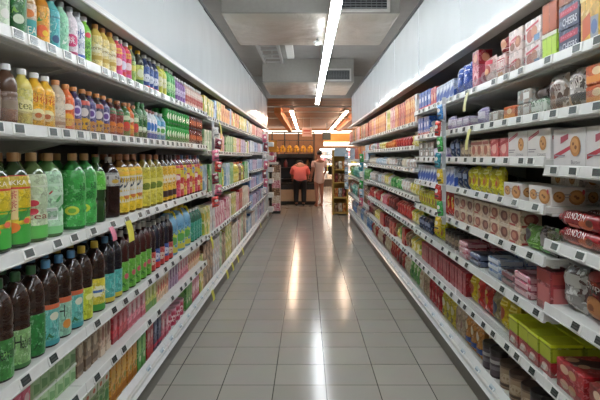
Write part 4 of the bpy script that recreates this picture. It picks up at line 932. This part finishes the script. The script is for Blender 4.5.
duct(5.15, 6.5, -.86, .93, 2.82, (.3, .83, 2.85, 3.12), 'wide foil-wrapped air duct crossing the aisle, larger vent at its end')
duct(9.9, 11.7, -.86, .9, 2.82, (.33, .85, 2.86, 3.1), 'smaller-looking foil-wrapped air duct crossing by the wooden ceiling')
o = empty('cable_tray', 'pale metal cable tray between the two foil ducts', 'cable tray', (-.62, 8.2, 3.12))
m_ = MB()
for x in (-.16, .16): m_.box(x-.02, x+.02, -1.3, 1.3, 0, .08, SILVER, .004)
m_.build('side_rail', o)
for k in range(8):
    m_ = MB(); m_.box(-.139, .139, -1.2+k*.34, -1.17+k*.34, .01, .03, SILVER); m_.build('rung', o)
m_ = MB()
for y in (-.9, .9): m_.tube((0, y, .03), (0, y, .178), .008, SILVER)
m_.build('hanging_rod', o)
o = empty('tray_lamp', 'white boxed lamp mounted beside the cable tray', 'lamp', (-.28, 8.3, 3.1))
m_ = MB(); m_.box(-.06, .06, -.6, .6, 0, .06, WHITE, .006); m_.build('housing', o)
m_ = MB(); m_.tube((0, 0, .06), (0, 0, .198), .01, SILVER); m_.build('stem', o)
o = empty('smoke_detector', 'small white round detector under the near foil duct', 'detector', (.12, 5.9, 2.69))
m_ = MB(); m_.lathe([(.03, 0), (.05, .015), (.05, .03), (.02, .045)], WHITE, 16); m_.build('sensor_dome', o)
m_ = MB(); m_.tube((0, 0, .045), (0, 0, .075), .012, SILVER); m_.build('stem', o)
for y, z in ((12.9, 2.66), (14.6, 2.68), (17.2, 2.7)):
    m_ = MB(); m_.tube((-4, y, z), (4, y, z), .018, SILVER, 10)
    for x in (-2.6, 2.6): m_.tube((x, y, z), (x, y, 2.78), .008, SILVER)
    tag(m_.build('ceiling_pipe'), 'silver pipe crossing under the wooden ceiling, ' + {12.9: 'just past the aisle end', 14.6: 'above the shoppers', 17.2: 'behind the shoppers'}[y], 'pipe')
PEL = wood_mat('orange_wood', '#b8622a', '#d98a48', .3, 'y')
for x, nm in ((-.80, 'beside the strip light over the counter'), (1.48, 'beside the chiller strip lights')):
    m_ = MB(); m_.box(x-.09, x+.09, 13.9, 24.0, 2.58, 2.775, PEL, .004); tag(m_.build('wood_beam'), 'orange wooden beam under the wooden ceiling ' + nm, 'beam')

# ------------------------------------------------------------------ clip strips, hanging slips
def px(x, y, Y): return ((x-VX)*Y/F, Y, CAMH-(y-VY)*Y/F)
pcols = {'blue': '#3a78b5', 'green': '#3f9a4a', 'red': '#c03a34', 'yellow': '#d2b23a', 'teal': '#3a8a9a', 'pink': '#cf6a84', 'white': '#dcd8d6', 'pale blue': '#a8c4d8', 'maroon': '#7a2f3a'}
def packet(M, w, h, t):
    k = ('packet', M, w, h, t)
    if k in MATS: return MATS[k]
    pouch(k, w, t, h, M, [('e', '#efe9e0', .5, .6, .26, .14), ('r', '#3a3a40', .15, .2, .85, .3)], seed=len(PROTO))
    MATS[k] = PROTO[k][2]; return MATS[k]
def clip_strip(side, Y, ztop, zbot, out, cols, label, where, w=.07, h=.13):
    h = min(h, (ztop-zbot-.1)/(len(cols)-1)*.93)
    x = side*(FRONT[side]-out)
    m_ = MB(); m_.box(-.018, .018, -.0015, .0015, zbot, ztop, mat('#c9cdd0', .15), .0005)
    for k in range(len(cols)): 
        z = ztop-.05-(ztop-zbot-.1)*k/max(1, len(cols)-1); m_.box(-.014, .014, -.006, .0, z-.006, z+.006, mat('#e4e6e8', .2), .001)
    o = m_.build('clip_strip'); o.location = (x, Y, 0); o.rotation_euler = (0, 0, PI/2*(-side)-side*-.5)
    tag(o, label, 'display strip')
    # bracket to the shelf edge
    b = MB(); b.box(-.006, .006, 0, out-.03, ztop-.02, ztop-.01, mat('#c9cdd0', .2)); bo = b.build('strip_bracket', o)
    for k, c in enumerate(cols):
        z = ztop-.05-(ztop-zbot-.1)*k/max(1, len(cols)-1)
        q = bpy.data.objects.new('hanging_packet', packet(pcols[c], w, h, .03)); COL.objects.link(q)
        dx = .026*(1 if k % 2 else -1)
        q.location = (x-side*(.03+.012*(k % 2)), Y-.012+dx*.8, z-h); q.rotation_euler = (0, (.12 if k % 2 else -.1), PI/2*(-side)+side*.55)
        tag(q, f'{c} packet, {ORD[k]} from the top of the {where}', 'packet', 'packets on the ' + where)
clip_strip(1, 3.36, 1.79, .96, .065, ['blue', 'red', 'green', 'teal', 'yellow', 'red', 'green', 'yellow'], 'clear hanging strip of bright packets between snack bays two and three', 'bright snack-side strip', .05, .16)
clip_strip(-1, 4.62, 1.72, 1.0, .05, ['white', 'maroon', 'pink', 'red', 'maroon', 'pink', 'red'], 'hanging strip of pink packets on the drinks side, fourth bay', 'pink drinks-side strip', .09, .15)
clip_strip(-1, 10.1, 1.9, .75, .035, ['pink', 'maroon', 'white', 'pink', 'maroon', 'pink', 'white'], 'hanging strip of pink packets by the drinks-side aisle end', 'aisle-end pink strip', .13, .2)
clip_strip(1, 8.15, 1.5, .7, .065, ['green', 'teal', 'white', 'green', 'pale blue', 'pink'], 'hanging strip of greenish packets on the snack side, sixth bay', 'greenish snack-side strip', .1, .16)
clip_strip(1, 11.3, 1.55, .8, .06, ['pale blue', 'white', 'pale blue', 'white', 'pale blue'], 'hanging strip of pale blue packets by the snack-side aisle end', 'pale blue strip', .14, .2)
slip_y = mat('#d9d24a', .5)
def slip(side, li, Y, w, h, M, label, tilt=.25):
    lv = levels(side, bay_of(Y)); z = lv[li]
    m_ = MB(); n = 4; vs = []
    for k in range(n+1):
        t = k/n; yy = -.016-.02*math.sin(t*1.6); vs += [(-w/2, yy, -t*h), (w/2, yy, -t*h), (w/2, yy-.0012, -t*h), (-w/2, yy-.0012, -t*h)]
    fs = []
    for k in range(n):
        a = 4*k; bb = a+4
        fs += [(a, a+1, bb+1, bb), (a+2, a+3, bb+3, bb+2), (a+1, a+2, bb+2, bb+1), (a+3, a, bb, bb+3)]
    fs += [(3, 2, 1, 0), (4*n, 4*n+1, 4*n+2, 4*n+3)]
    m_.add(vs, fs, M)
    m_.box(-w*.35, w*.35, -.019, -.0176, -.035, -.02, mat('#8a8a3a', .5)) if M is slip_y else None
    o = m_.build('promotion_slip'); o.location = (side*FRONT[side], Y, z-.005); o.rotation_euler = (0, 0, PI/2 if side < 0 else -PI/2)
    tag(o, label, 'paper slip')
slip(-1, 2, 2.52, .075, .1, slip_y, 'yellow paper slip hanging below the third drinks shelf')
slip(-1, 2, 2.30, .05, .06, mat('#d87a90', .5), 'small pink paper slip hanging below the third drinks shelf')
slip(-1, 1, 4.75, .07, .13, slip_y, 'yellow slip hanging from the second drinks shelf past the pink strip')
slip(-1, 0, 5.15, .07, .12, slip_y, 'yellow slip hanging from the top drinks shelf past the pink strip')
slip(-1, 3, 4.7, .07, .11, slip_y, 'yellow slip under the fourth drinks shelf beside the big jug')
for i, (Y, n) in enumerate(((4.75, 'first'), (5.6, 'second'), (6.0, 'third'), (6.45, 'fourth'), (6.95, 'fifth'), (9.6, 'sixth'))):
    slip(-1, len(levels(-1, bay_of(Y)))-1, Y, .09, .09, slip_y, f'{n} yellow slip along the bottom drinks shelf edge')
slip(1, 0, 3.02, .05, .11, mat('#d8d29a', .5), 'pale yellow slip under the top snack shelf')
slip(1, 1, 2.98, .05, .12, mat('#d2cc84', .5), 'pale yellow slip under the second snack shelf')

# ------------------------------------------------------------------ far area past the aisle
# drinks-side end unit: white shelf ends, open sides
o = empty('end_shelf', 'white end shelving unit with open sides closing the drinks side', 'shelving', (-1.36, 12.25, 0))
m_ = MB(); m_.box(-.46, .46, -.26, -.24, 0, 2.0, WHITE); m_.build('back_panel', o)
m_ = MB(); m_.box(-.46, .46, -.24, .22, 0, .12, KICK); m_.build('plinth', o)
for k, z in enumerate((.16, .5, .83, 1.1, 1.38, 1.7)):
    m_ = MB(); m_.box(-.46, .56, -.239, .22, z-.05, z+.05, WHITE, .004); m_.build('shelf', o)
for k, z in enumerate((.21, .55, .88, 1.15, 1.43)):
    for j in range(2):
        m_ = MB(); m_.box(-.09, .09, -.17, .17, 0, .14, printed(FARC[['brown', 'dark red', 'green', 'orange', 'teal'][k]], 26), .004)
        q = m_.build('snack_box'); q.location = (-1.0-.3*j, 12.25, z+.001); tag(q, f"{['brown', 'dark red', 'green', 'orange', 'teal'][k]} box on the white end unit, {'by the aisle' if j == 0 else 'further in'}", 'box', 'boxes on the end unit')
# tower of packs beside it
o = empty('floor_display', 'narrow floor stand carrying a column of pink packs at the aisle end', 'display', (-.77, 12.85, 0))
m_ = MB(); m_.box(-.11, .11, -.12, .12, 0, .06, DARK, .005); m_.build('base', o)
m_ = MB(); m_.box(-.11, .11, .09, .12, .06, 1.2, mat('#b9a79a', .6)); m_.build('back_board', o)
for k in range(6):
    z = .061+k*.19
    m_ = MB(); m_.box(-.1, .1, -.1, .08, 0, .185, printed(FARC[['pink', 'cream', 'brown'][k % 3]], 60), .004)
    q = m_.build('snack_box'); q.location = (-.77, 12.85, z); tag(q, f'{["pink", "cream", "brown"][k % 3]} pack, {ORD[5-k]} from the top of the narrow floor stand', 'box', 'packs on the floor stand')
# wooden rack on the snack side
WOODY = wood_mat('pale_wood', '#b08a3c', '#c9a452', .5, 'z')
o = empty('wooden_rack', 'yellowish wooden rack of packs at the snack-side aisle end', 'rack', (.81, 12.62, 0))
m_ = MB(); m_.box(-.19, -.15, -.2, .2, 0, 1.58, WOODY, .004); m_.build('side_panel', o)
m_ = MB(); m_.box(.15, .19, -.2, .2, 0, 1.58, WOODY, .004); m_.build('side_panel', o)
m_ = MB(); m_.box(-.15, .15, .17, .2, 0, 1.58, WOODY); m_.build('back_board', o)
m_ = MB(); m_.box(-.15, .15, -.2, -.17, 1.42, 1.62, mat('#b8cbd4', .4), .003); m_.build('header_board', o)
for k, z in enumerate((.06, .42, .78, 1.1)):
    m_ = MB(); m_.box(-.15, .15, -.2, .17, z-.03, z, WOODY); m_.build('shelf', o)
    for j in range(3):
        cc = ['brown', 'cream', 'orange', 'grey', 'dark red', 'brown'][(k*2+j) % 6]
        q_ = far_key('pouch', cc, .09, .07, .22 if k < 3 else .2)
        q = bpy.data.objects.new('snack_pouch', PROTO[q_][2]); COL.objects.link(q); q.location = (.71+.1*j, 12.55, z+.001); tag(q, f'{cc} pouch, {ORD[j]} on the {["bottom", "second", "third", "top"][k]} board of the wooden rack', 'pouch', 'pouches on the wooden rack')
# dark counter with pale front, black shelf wall behind
o = empty('display_counter', 'dark counter with beige front panels where the coral-shirted shopper bends', 'counter', (-.33, 15.4, 0))
BEI = mat('#c9a988', .5)
m_ = MB(); m_.box(-.62, .62, -.3, .42, 0, .07, DARK); m_.build('plinth', o)
m_ = MB(); m_.box(-.62, .62, -.28, .42, .07, .58, DARK, .004); m_.build('cabinet_body', o)
for a in (-.6, .02):
    m_ = MB(); m_.box(a, a+.58, -.3, -.281, .1, .44, BEI, .004); m_.build('front_panel', o)
m_ = MB(); m_.box(-.64, .64, -.33, .43, .58, .63, mat('#2a2522', .25), .006); m_.build('worktop', o)
o = empty('black_shelf', 'tall black shelf standing behind the dark counter', 'shelf', (-.42, 16.0, 0))
m_ = MB(); m_.box(-.62, .62, .15, .18, 0, 1.5, DARK); m_.build('back_board', o)
for x in (-.62, .6): m_ = MB(); m_.box(x, x+.02, -.16, .15, 0, 1.5, DARK); m_.build('side_panel', o)
for z in (.7, 1.05, 1.38): m_ = MB(); m_.box(-.6, .6, -.16, .15, z, z+.03, mat('#231f1d', .4)); m_.build('shelf', o)
for k, x in enumerate((-.9, -.66, -.3, .02)):
    m_ = MB(); m_.lathe([(.05, 0), (.06, .02), (.06, .14), (.03, .2), (.025, .24)], mat(['#3a2a22', '#7a2a28', '#2f3a2a', '#6a4a2a'][k], .3), 14)
    q = m_.build('sauce_bottle'); q.location = (x, 15.98, 1.0811); tag(q, f'{["brown", "red", "dark green", "tan"][k]} bottle on the black shelf behind the counter', 'bottle')
# crate display and hanging fruit sign above
o = empty('display_case', 'white-topped case with orange sign beside the black shelf', 'display', (-1.02, 14.2, 0))
m_ = MB(); m_.box(-.22, .2, -.2, .2, 0, 1.2, mat('#2b2724', .5), .004); m_.build('cabinet_body', o)
m_ = MB(); m_.box(-.24, .22, -.22, .22, 1.2, 1.26, WHITE, .004); m_.build('counter_top', o)
m_ = MB(); m_.box(-.2, .18, -.15, -.13, 1.26, 1.53, printed(FARC['pink'], 20), .003); m_.build('picture_board', o)
m_ = MB(); m_.box(-.22, .2, -.15, -.13, 1.54, 1.85, mat('#d8922f', .4), .003); m_.build('sign_board', o)
BAN = mat('#d9a12f', .45)
POLE = mat('#2a2622', .4)
o = empty('produce_gantry', 'dark metal gantry with hanging baskets of yellow fruit', 'gantry', (-.25, 18.3, 0))
for x in (-1.0, -.55, -.05, .5):
    m_ = MB(); m_.box(x-.022, x+.022, .125, .165, 0, 2.3, POLE); m_.build('post', o)
m_ = MB(); m_.box(-1.02, .52, -.02, .124, 2.26, 2.3, POLE); m_.box(-1.02, .52, -.02, .124, 1.98, 2.0, POLE); m_.build('crossbar', o)
for k in range(6):
    x = -.86+k*.245
    m_ = MB(); m_.tube((x, 0, 2.0), (x, 0, 1.83), .006, POLE, 6); m_.build('hook', o)
    b = MB()
    for j in range(6):
        a = 2*PI*j/6; pts = [(x, -.0, 1.83), (x+.05*math.cos(a), .05*math.sin(a), 1.79), (x+.085*math.cos(a), .085*math.sin(a), 1.7), (x+.07*math.cos(a), .07*math.sin(a), 1.6)]
        for p0, p1 in zip(pts, pts[1:]): b.tube(p0, p1, .026, BAN, 7)
    q = b.build('banana_bunch'); q.location = (-.25, 18.3, -.03); tag(q, f'bunch of yellow bananas, {ORD[k]} along the dark gantry', 'fruit', 'banana bunches on the gantry')
# produce bin, green
o = empty('produce_bin', 'dark stepped produce bin under the gantry', 'bin', (-.7, 18.8, 0))
m_ = MB(); m_.box(-.9, .9, -.3, .5, 0, .95, mat('#3a2f28', .5), .006); m_.build('bin_body', o)
for i in range(3):
    m_ = MB(); m_.box(-.85+i*.58, -.3+i*.58, -.28, .45, .95, 1.12, mat('#5a4636', .6), .006); m_.build('tray', o)
rr = random.Random(9)
for i in range(3):
    for j in range(5):
        for k in range(2):
            m_ = MB(); r = .055; m_.lathe([(r*math.sin(PI*q/8)+.0005, r-r*math.cos(PI*q/8)) for q in range(9)], mat([['#6a8a3a', '#c86a2a', '#a83a2a'][i], ['#8aa04a', '#d8862f', '#b84a34'][i]][j % 2], .4), 12)
            q = m_.build('fruit'); q.location = (-.7-.85+i*.58+.07+j*.103, 18.6+k*.14, 1.121)
            tag(q, f'{["green", "orange", "red"][i]} fruit, {ORD[j]} in the {"front" if k == 0 else "back"} line of its produce tray', 'fruit', f'{["green", "orange", "red"][i]} fruit in the produce bin')
# header with light band along the back, hanging sign, screen
m_ = MB(); m_.box(-5.9, 5.9, 24.3, 24.98, 2.53, 2.65, mat('#fff3e0', emit=2.5)); o = m_.build('light_band'); tag(o, 'glowing white light band running along the back of the shop', 'light')
m_ = MB(); m_.box(.8, 5.9, 24.4, 24.98, 2.12, 2.529, mat('#d3a055', .5)); tag(m_.build('header_board'), 'orange-yellow header board under the back light band', 'board')
m_ = MB(); m_.box(.8, 5.9, 24.35, 24.98, 1.93, 2.119, mat('#fff6ea', emit=1.2)); tag(m_.build('chiller_canopy'), 'white lit canopy edge above the back chiller', 'canopy')
o = empty('hanging_sign', 'pinkish square sign hanging from the wooden ceiling past the counter', 'sign', (0, 17.6, 2.1))
m_ = MB(); m_.box(-.17, .17, -.01, .01, 0, .3, mat('#d8b0a4', .5), .003); m_.box(-.12, .12, -.013, -.0101, .17, .22, mat('#b8483c', .5)); m_.box(-.12, .12, -.013, -.0101, .08, .12, mat('#b8786c', .5)); m_.build('sign_board', o)
m_ = MB(); m_.tube((-.12, 0, .3), (-.12, 0, .679), .005, SILVER, 6); m_.tube((.12, 0, .3), (.12, 0, .679), .005, SILVER, 6); m_.build('hanging_wire', o)
o = empty('ceiling_screen', 'dark flat screen hanging in front of the orange header', 'screen', (.8, 21.0, 2.1))
m_ = MB(); m_.box(-.17, .17, -.03, .03, 0, .3, mat('#2b2f30', .3), .006); m_.build('casing', o)
m_ = MB(); m_.box(-.15, .15, -.034, -.0301, .02, .28, mat('#4a5552', .2)); m_.build('display_glass', o)
m_ = MB(); m_.tube((0, 0, .3), (0, 0, .679), .012, SILVER); m_.build('stem', o)
# lit chiller at the back
o = empty('open_chiller', 'bright open chiller of white goods along the back wall', 'chiller', (2.2, 24.2, 0))
m_ = MB(); m_.box(-1.6, 2.6, .0, .7, 0, .35, mat('#4a3a30', .5), .01); m_.build('base', o)
m_ = MB(); m_.box(-1.6, 2.6, .6, .7, .35, 1.79, WHITE); m_.build('back_panel', o)
for k, z in enumerate((.38, .74, 1.1, 1.46)):
    m_ = MB(); m_.box(-1.58, 2.58, .05, .6, z-.03, z, WHITE); m_.build('shelf', o)
    if k: m_ = MB(); m_.box(-1.58, 2.58, .06, .1, z-.05, z-.031, mat('#fffaf2', emit=14)); m_.build('shelf_lamp', o)
    for j in range(14):
        cc = ['white', 'cream', 'white', 'pale blue', 'yellow', 'white', 'pink'][(j+k*3) % 7]
        q_ = far_key('carton', cc, .24, .3, .24, 'chilled_carton')
        q = bpy.data.objects.new('chilled_carton', PROTO[q_][2]); COL.objects.link(q); q.location = (.78+j*.29, 24.5, z+.001)
        tag(q, f'{cc} carton, {ORD[j]} along the {["bottom", "second", "third", "top"][k]} shelf of the back chiller', 'carton', 'cartons in the back chiller')
m_ = MB(); m_.box(-1.58, 2.58, .06, .12, 1.74, 1.789, mat('#fffaf2', emit=14)); m_.build('canopy_lamp', o)

# ------------------------------------------------------------------ shoppers
def skinned(name, pts, edges, M, parent, sub=2, root=0, loc=(0, 0, 0)):
    me = bpy.data.meshes.new(name); me.from_pydata([p[:3] for p in pts], edges, [])
    o = bpy.data.objects.new(name, me); COL.objects.link(o)
    s = o.modifiers.new('skin', 'SKIN'); s.use_smooth_shade = True
    for i, p in enumerate(pts):
        me.skin_vertices[0].data[i].radius = (p[3], p[4] if len(p) > 4 else p[3])
        me.skin_vertices[0].data[i].use_root = (i == root)
    d = o.modifiers.new('sub', 'SUBSURF'); d.levels = sub; d.render_levels = sub
    dg = bpy.context.evaluated_depsgraph_get(); nm = bpy.data.meshes.new_from_object(o.evaluated_get(dg))
    bpy.data.objects.remove(o); bpy.data.meshes.remove(me)
    nm.materials.clear(); nm.materials.append(M)
    for p in nm.polygons: p.use_smooth = True
    q = bpy.data.objects.new(name, nm); COL.objects.link(q)
    if parent: q.parent = parent
    q.location = loc
    return q
def hand_pts(base, d, side, curl):
    """palm root with five finger chains: returns points, edges relative to the wrist"""
    bx = Vector(base); dv = Vector(d).normalized(); sv = Vector((side, 0, 0)); 
    nv = dv.cross(sv).normalized(); pts = []; ed = []
    palm = bx+dv*.07
    pts += [(*bx, .024), (*palm, .033, .02)]; ed.append((0, 1))
    for i, (off, ln) in enumerate(((-.03, .062), (-.01, .075), (.01, .07), (.03, .055))):
        a = palm+sv*off+dv*.02; b = a+dv*ln*.55+nv*curl*.3; c = b+dv*ln*.35+nv*curl
        k = len(pts); pts += [(*a, .0095), (*b, .0085), (*c, .007)]; ed += [(1, k), (k, k+1), (k+1, k+2)]
    a = bx+dv*.03-sv*.035; b = a+dv*.035-sv*.02; k = len(pts); pts += [(*a, .011), (*b, .008)]; ed += [(0, k), (k, k+1)]
    return pts, ed
def join_hand(pts, ed, wrist, d, side, curl):
    hp, he = hand_pts(pts[wrist][:3], d, side, curl); m = {0: wrist}
    for i, p in enumerate(hp):
        if i == 0: continue
        m[i] = len(pts); pts.append(p)
    ed += [(m[a], m[b]) for a, b in he]
SKIN = mat('#a8705a', .5); HAIR = mat('#1a1413', .5)
# shopper bending over the counter: hips at the origin, facing +y
P = bpy.data.objects.new('person', None); COL.objects.link(P); P.location = (-.2, 14.72, 0)
tag(P, 'person in coral shirt and black trousers bending over the dark counter', 'person')
pts = [(0, 0, .80, .125, .1), (0, .03, .93, .125, .1), (0, .1, 1.05, .14, .1), (0, .18, 1.14, .14, .09), (0, .25, 1.19, .06), (0, .33, 1.18, .06), (0, .39, 1.16, .085, .1), (0, .43, 1.09, .07, .085),
       (-.09, 0, .74, .09), (-.1, .03, .42, .062), (-.1, -.02, .09, .042), (-.1, .1, .045, .04), (.09, 0, .74, .09), (.1, .03, .42, .062), (.1, -.02, .09, .042), (.1, .1, .045, .04),
       (-.19, .2, 1.12, .055), (-.24, .24, .9, .045), (-.2, .33, .72, .032), (.19, .2, 1.12, .055), (.24, .24, .9, .045), (.2, .33, .72, .032)]
ed = [(0,1),(1,2),(2,3),(3,4),(4,5),(5,6),(6,7),(0,8),(8,9),(9,10),(10,11),(0,12),(12,13),(13,14),(14,15),(3,16),(16,17),(17,18),(3,19),(19,20),(20,21)]
join_hand(pts, ed, 18, (0, .9, -.25), 1, -.012); join_hand(pts, ed, 21, (0, .9, -.25), -1, .012)
skinned('body', pts, ed, SKIN, P)
CORAL = mat('#f07a74', .7)
skinned('shirt', [(0, -.01, .66, .225, .14), (0, .0, .80, .205, .145), (0, .06, .97, .19, .145), (0, .14, 1.09, .18, .135), (0, .22, 1.17, .1, .08), (-.19, .18, 1.07, .085), (-.25, .22, .88, .075), (.19, .18, 1.07, .085), (.25, .22, .88, .075)],
        [(0,1),(1,2),(2,3),(3,4),(3,5),(5,6),(3,7),(7,8)], CORAL, P)
BLK = mat('#1c1a1c', .7)
skinned('trousers', [(0, 0, .82, .15, .125), (-.1, 0, .7, .115, .115), (-.11, .03, .42, .085), (-.11, -.01, .08, .07), (.1, 0, .7, .115, .115), (.11, .03, .42, .085), (.11, -.01, .08, .07)],
        [(0,1),(1,2),(2,3),(0,4),(4,5),(5,6)], BLK, P)
for s in (-1, 1): skinned('shoe', [(s*.1, -.04, .04, .042, .04), (s*.1, .06, .035, .045, .033), (s*.1, .15, .03, .038, .028)], [(0, 1), (1, 2)], DARK, P)
skinned('hair', [(0, .3, 1.24, .085), (0, .37, 1.24, .1, .09), (0, .43, 1.19, .08, .07)], [(0, 1), (1, 2)], HAIR, P)
st = MB(); prev = None
for t in range(9):
    u = t/8; p = Vector((-.1+.24*u, .2-.22*u+.0, 1.235-.42*u)); p.y -= .135*math.sin(PI*min(1, u+.12)) * .62
    if prev: st.tube(prev, p, .012, DARK, 6)
    prev = p
st.build('bag_strap', P)
# shopper standing further right, seen from behind, face turned to the counter
Q = bpy.data.objects.new('person', None); COL.objects.link(Q); Q.location = (.345, 14.55, 0); Q.rotation_euler = (0, 0, .5)
tag(Q, 'person in pale pink dress with black shoulder bag, dark hair up', 'person')
pts = [(0, 0, .84, .12, .095), (0, 0, 1.0, .105, .085), (0, .0, 1.13, .125, .09), (0, 0, 1.26, .12, .08), (0, .0, 1.34, .045), (0, .01, 1.4, .045), (0, .02, 1.46, .075, .09), (0, .02, 1.53, .07, .08),
       (-.08, 0, .78, .085), (-.08, .01, .46, .058), (-.08, -.02, .09, .038), (-.08, .1, .035, .034), (.08, 0, .78, .085), (.08, .01, .46, .058), (.08, -.02, .09, .038), (.08, .1, .035, .034),
       (-.17, 0, 1.25, .048), (-.22, .0, 1.02, .038), (-.2, .1, .84, .027), (.17, 0, 1.25, .048), (.23, -.02, 1.02, .038), (.2, .1, .9, .027), (0, .115, 1.44, .016)]
ed = [(0,1),(1,2),(2,3),(3,4),(4,5),(5,6),(6,7),(0,8),(8,9),(9,10),(10,11),(0,12),(12,13),(13,14),(14,15),(3,16),(16,17),(17,18),(3,19),(19,20),(20,21),(6,22)]
join_hand(pts, ed, 18, (0, .3, -1), 1, -.012); join_hand(pts, ed, 21, (0, .6, -.6), -1, .012)
skinned('body', pts, ed, SKIN, Q)
skinned('dress', [(0, 0, .62, .19, .15), (0, 0, .82, .165, .13), (0, 0, 1.0, .13, .105), (0, 0, 1.14, .148, .115), (0, 0, 1.27, .14, .095), (-.18, 0, 1.25, .07), (-.215, 0, 1.1, .06), (.18, 0, 1.25, .07), (.215, 0, 1.1, .06)],
        [(0,1),(1,2),(2,3),(3,4),(4,5),(5,6),(4,7),(7,8)], mat('#e3bfb0', .7), Q)
skinned('hair', [(0, -.02, 1.45, .09, .085), (0, .0, 1.53, .085, .09), (0, -.09, 1.56, .05)], [(0, 1), (1, 2)], HAIR, Q)
fc = MB()
for s in (-1, 1): fc.lathe([(.001, 1.462), (.011, 1.467), (.011, 1.473), (.001, 1.478)], HAIR, 8, s*.032, .104)
fc.lathe([(.001, 1.402), (.02, 1.405), (.02, 1.409), (.001, 1.412)], mat('#8f4a44', .5), 8, 0, .095); fc.build('face_features', Q)
for s in (-1, 1): skinned('shoe', [(s*.08, -.04, .03, .036, .032), (s*.08, .05, .028, .036, .026), (s*.08, .13, .024, .03, .02)], [(0, 1), (1, 2)], mat('#a8624a', .5), Q)
o = empty('shoulder_bag', 'black bag hanging from the shoulder of the pink-dressed person', 'bag', (.70, 14.66, .9), .5)
m_ = MB(); m_.box(-.05, .05, -.13, .13, 0, .24, BLK, .02); m_.build('bag_body', o)
m_ = MB()
pp = [(0, -.1, .235), (-.03, -.07, .38), (-.1, -.03, .43), (-.2, 0, .45), (-.1, .03, .43), (-.03, .07, .38), (0, .1, .235)]
for a, c in zip(pp, pp[1:]): m_.tube(a, c, .01, BLK, 6)
m_.build('strap', o)

# ------------------------------------------------------------------ world, camera, view
w = bpy.data.worlds.new('World'); SC.world = w; w.use_nodes = True
w.node_tree.nodes['Background'].inputs[0].default_value = (.8, .85, .9, 1); w.node_tree.nodes['Background'].inputs[1].default_value = .1
cam = bpy.data.cameras.new('Camera'); co = bpy.data.objects.new('Camera', cam); COL.objects.link(co); SC.camera = co
co.location = (0, 0, CAMH); co.rotation_euler = (PI/2, 0, 0)
cam.sensor_width = 36; cam.lens = F/600*36; cam.clip_end = 100; cam.clip_start = .02
cam.shift_x = (300-VX)/600; cam.shift_y = -(200-VY)/600
SC.view_settings.view_transform = 'Standard'; SC.view_settings.look = 'None'; SC.view_settings.gamma = 1; SC.view_settings.use_curve_mapping = False
SC.view_settings.exposure = -.2
SC.cycles.max_bounces = 7; SC.cycles.diffuse_bounces = 4; SC.cycles.glossy_bounces = 4; SC.cycles.transparent_max_bounces = 12
SC.cycles.sample_clamp_indirect = 6
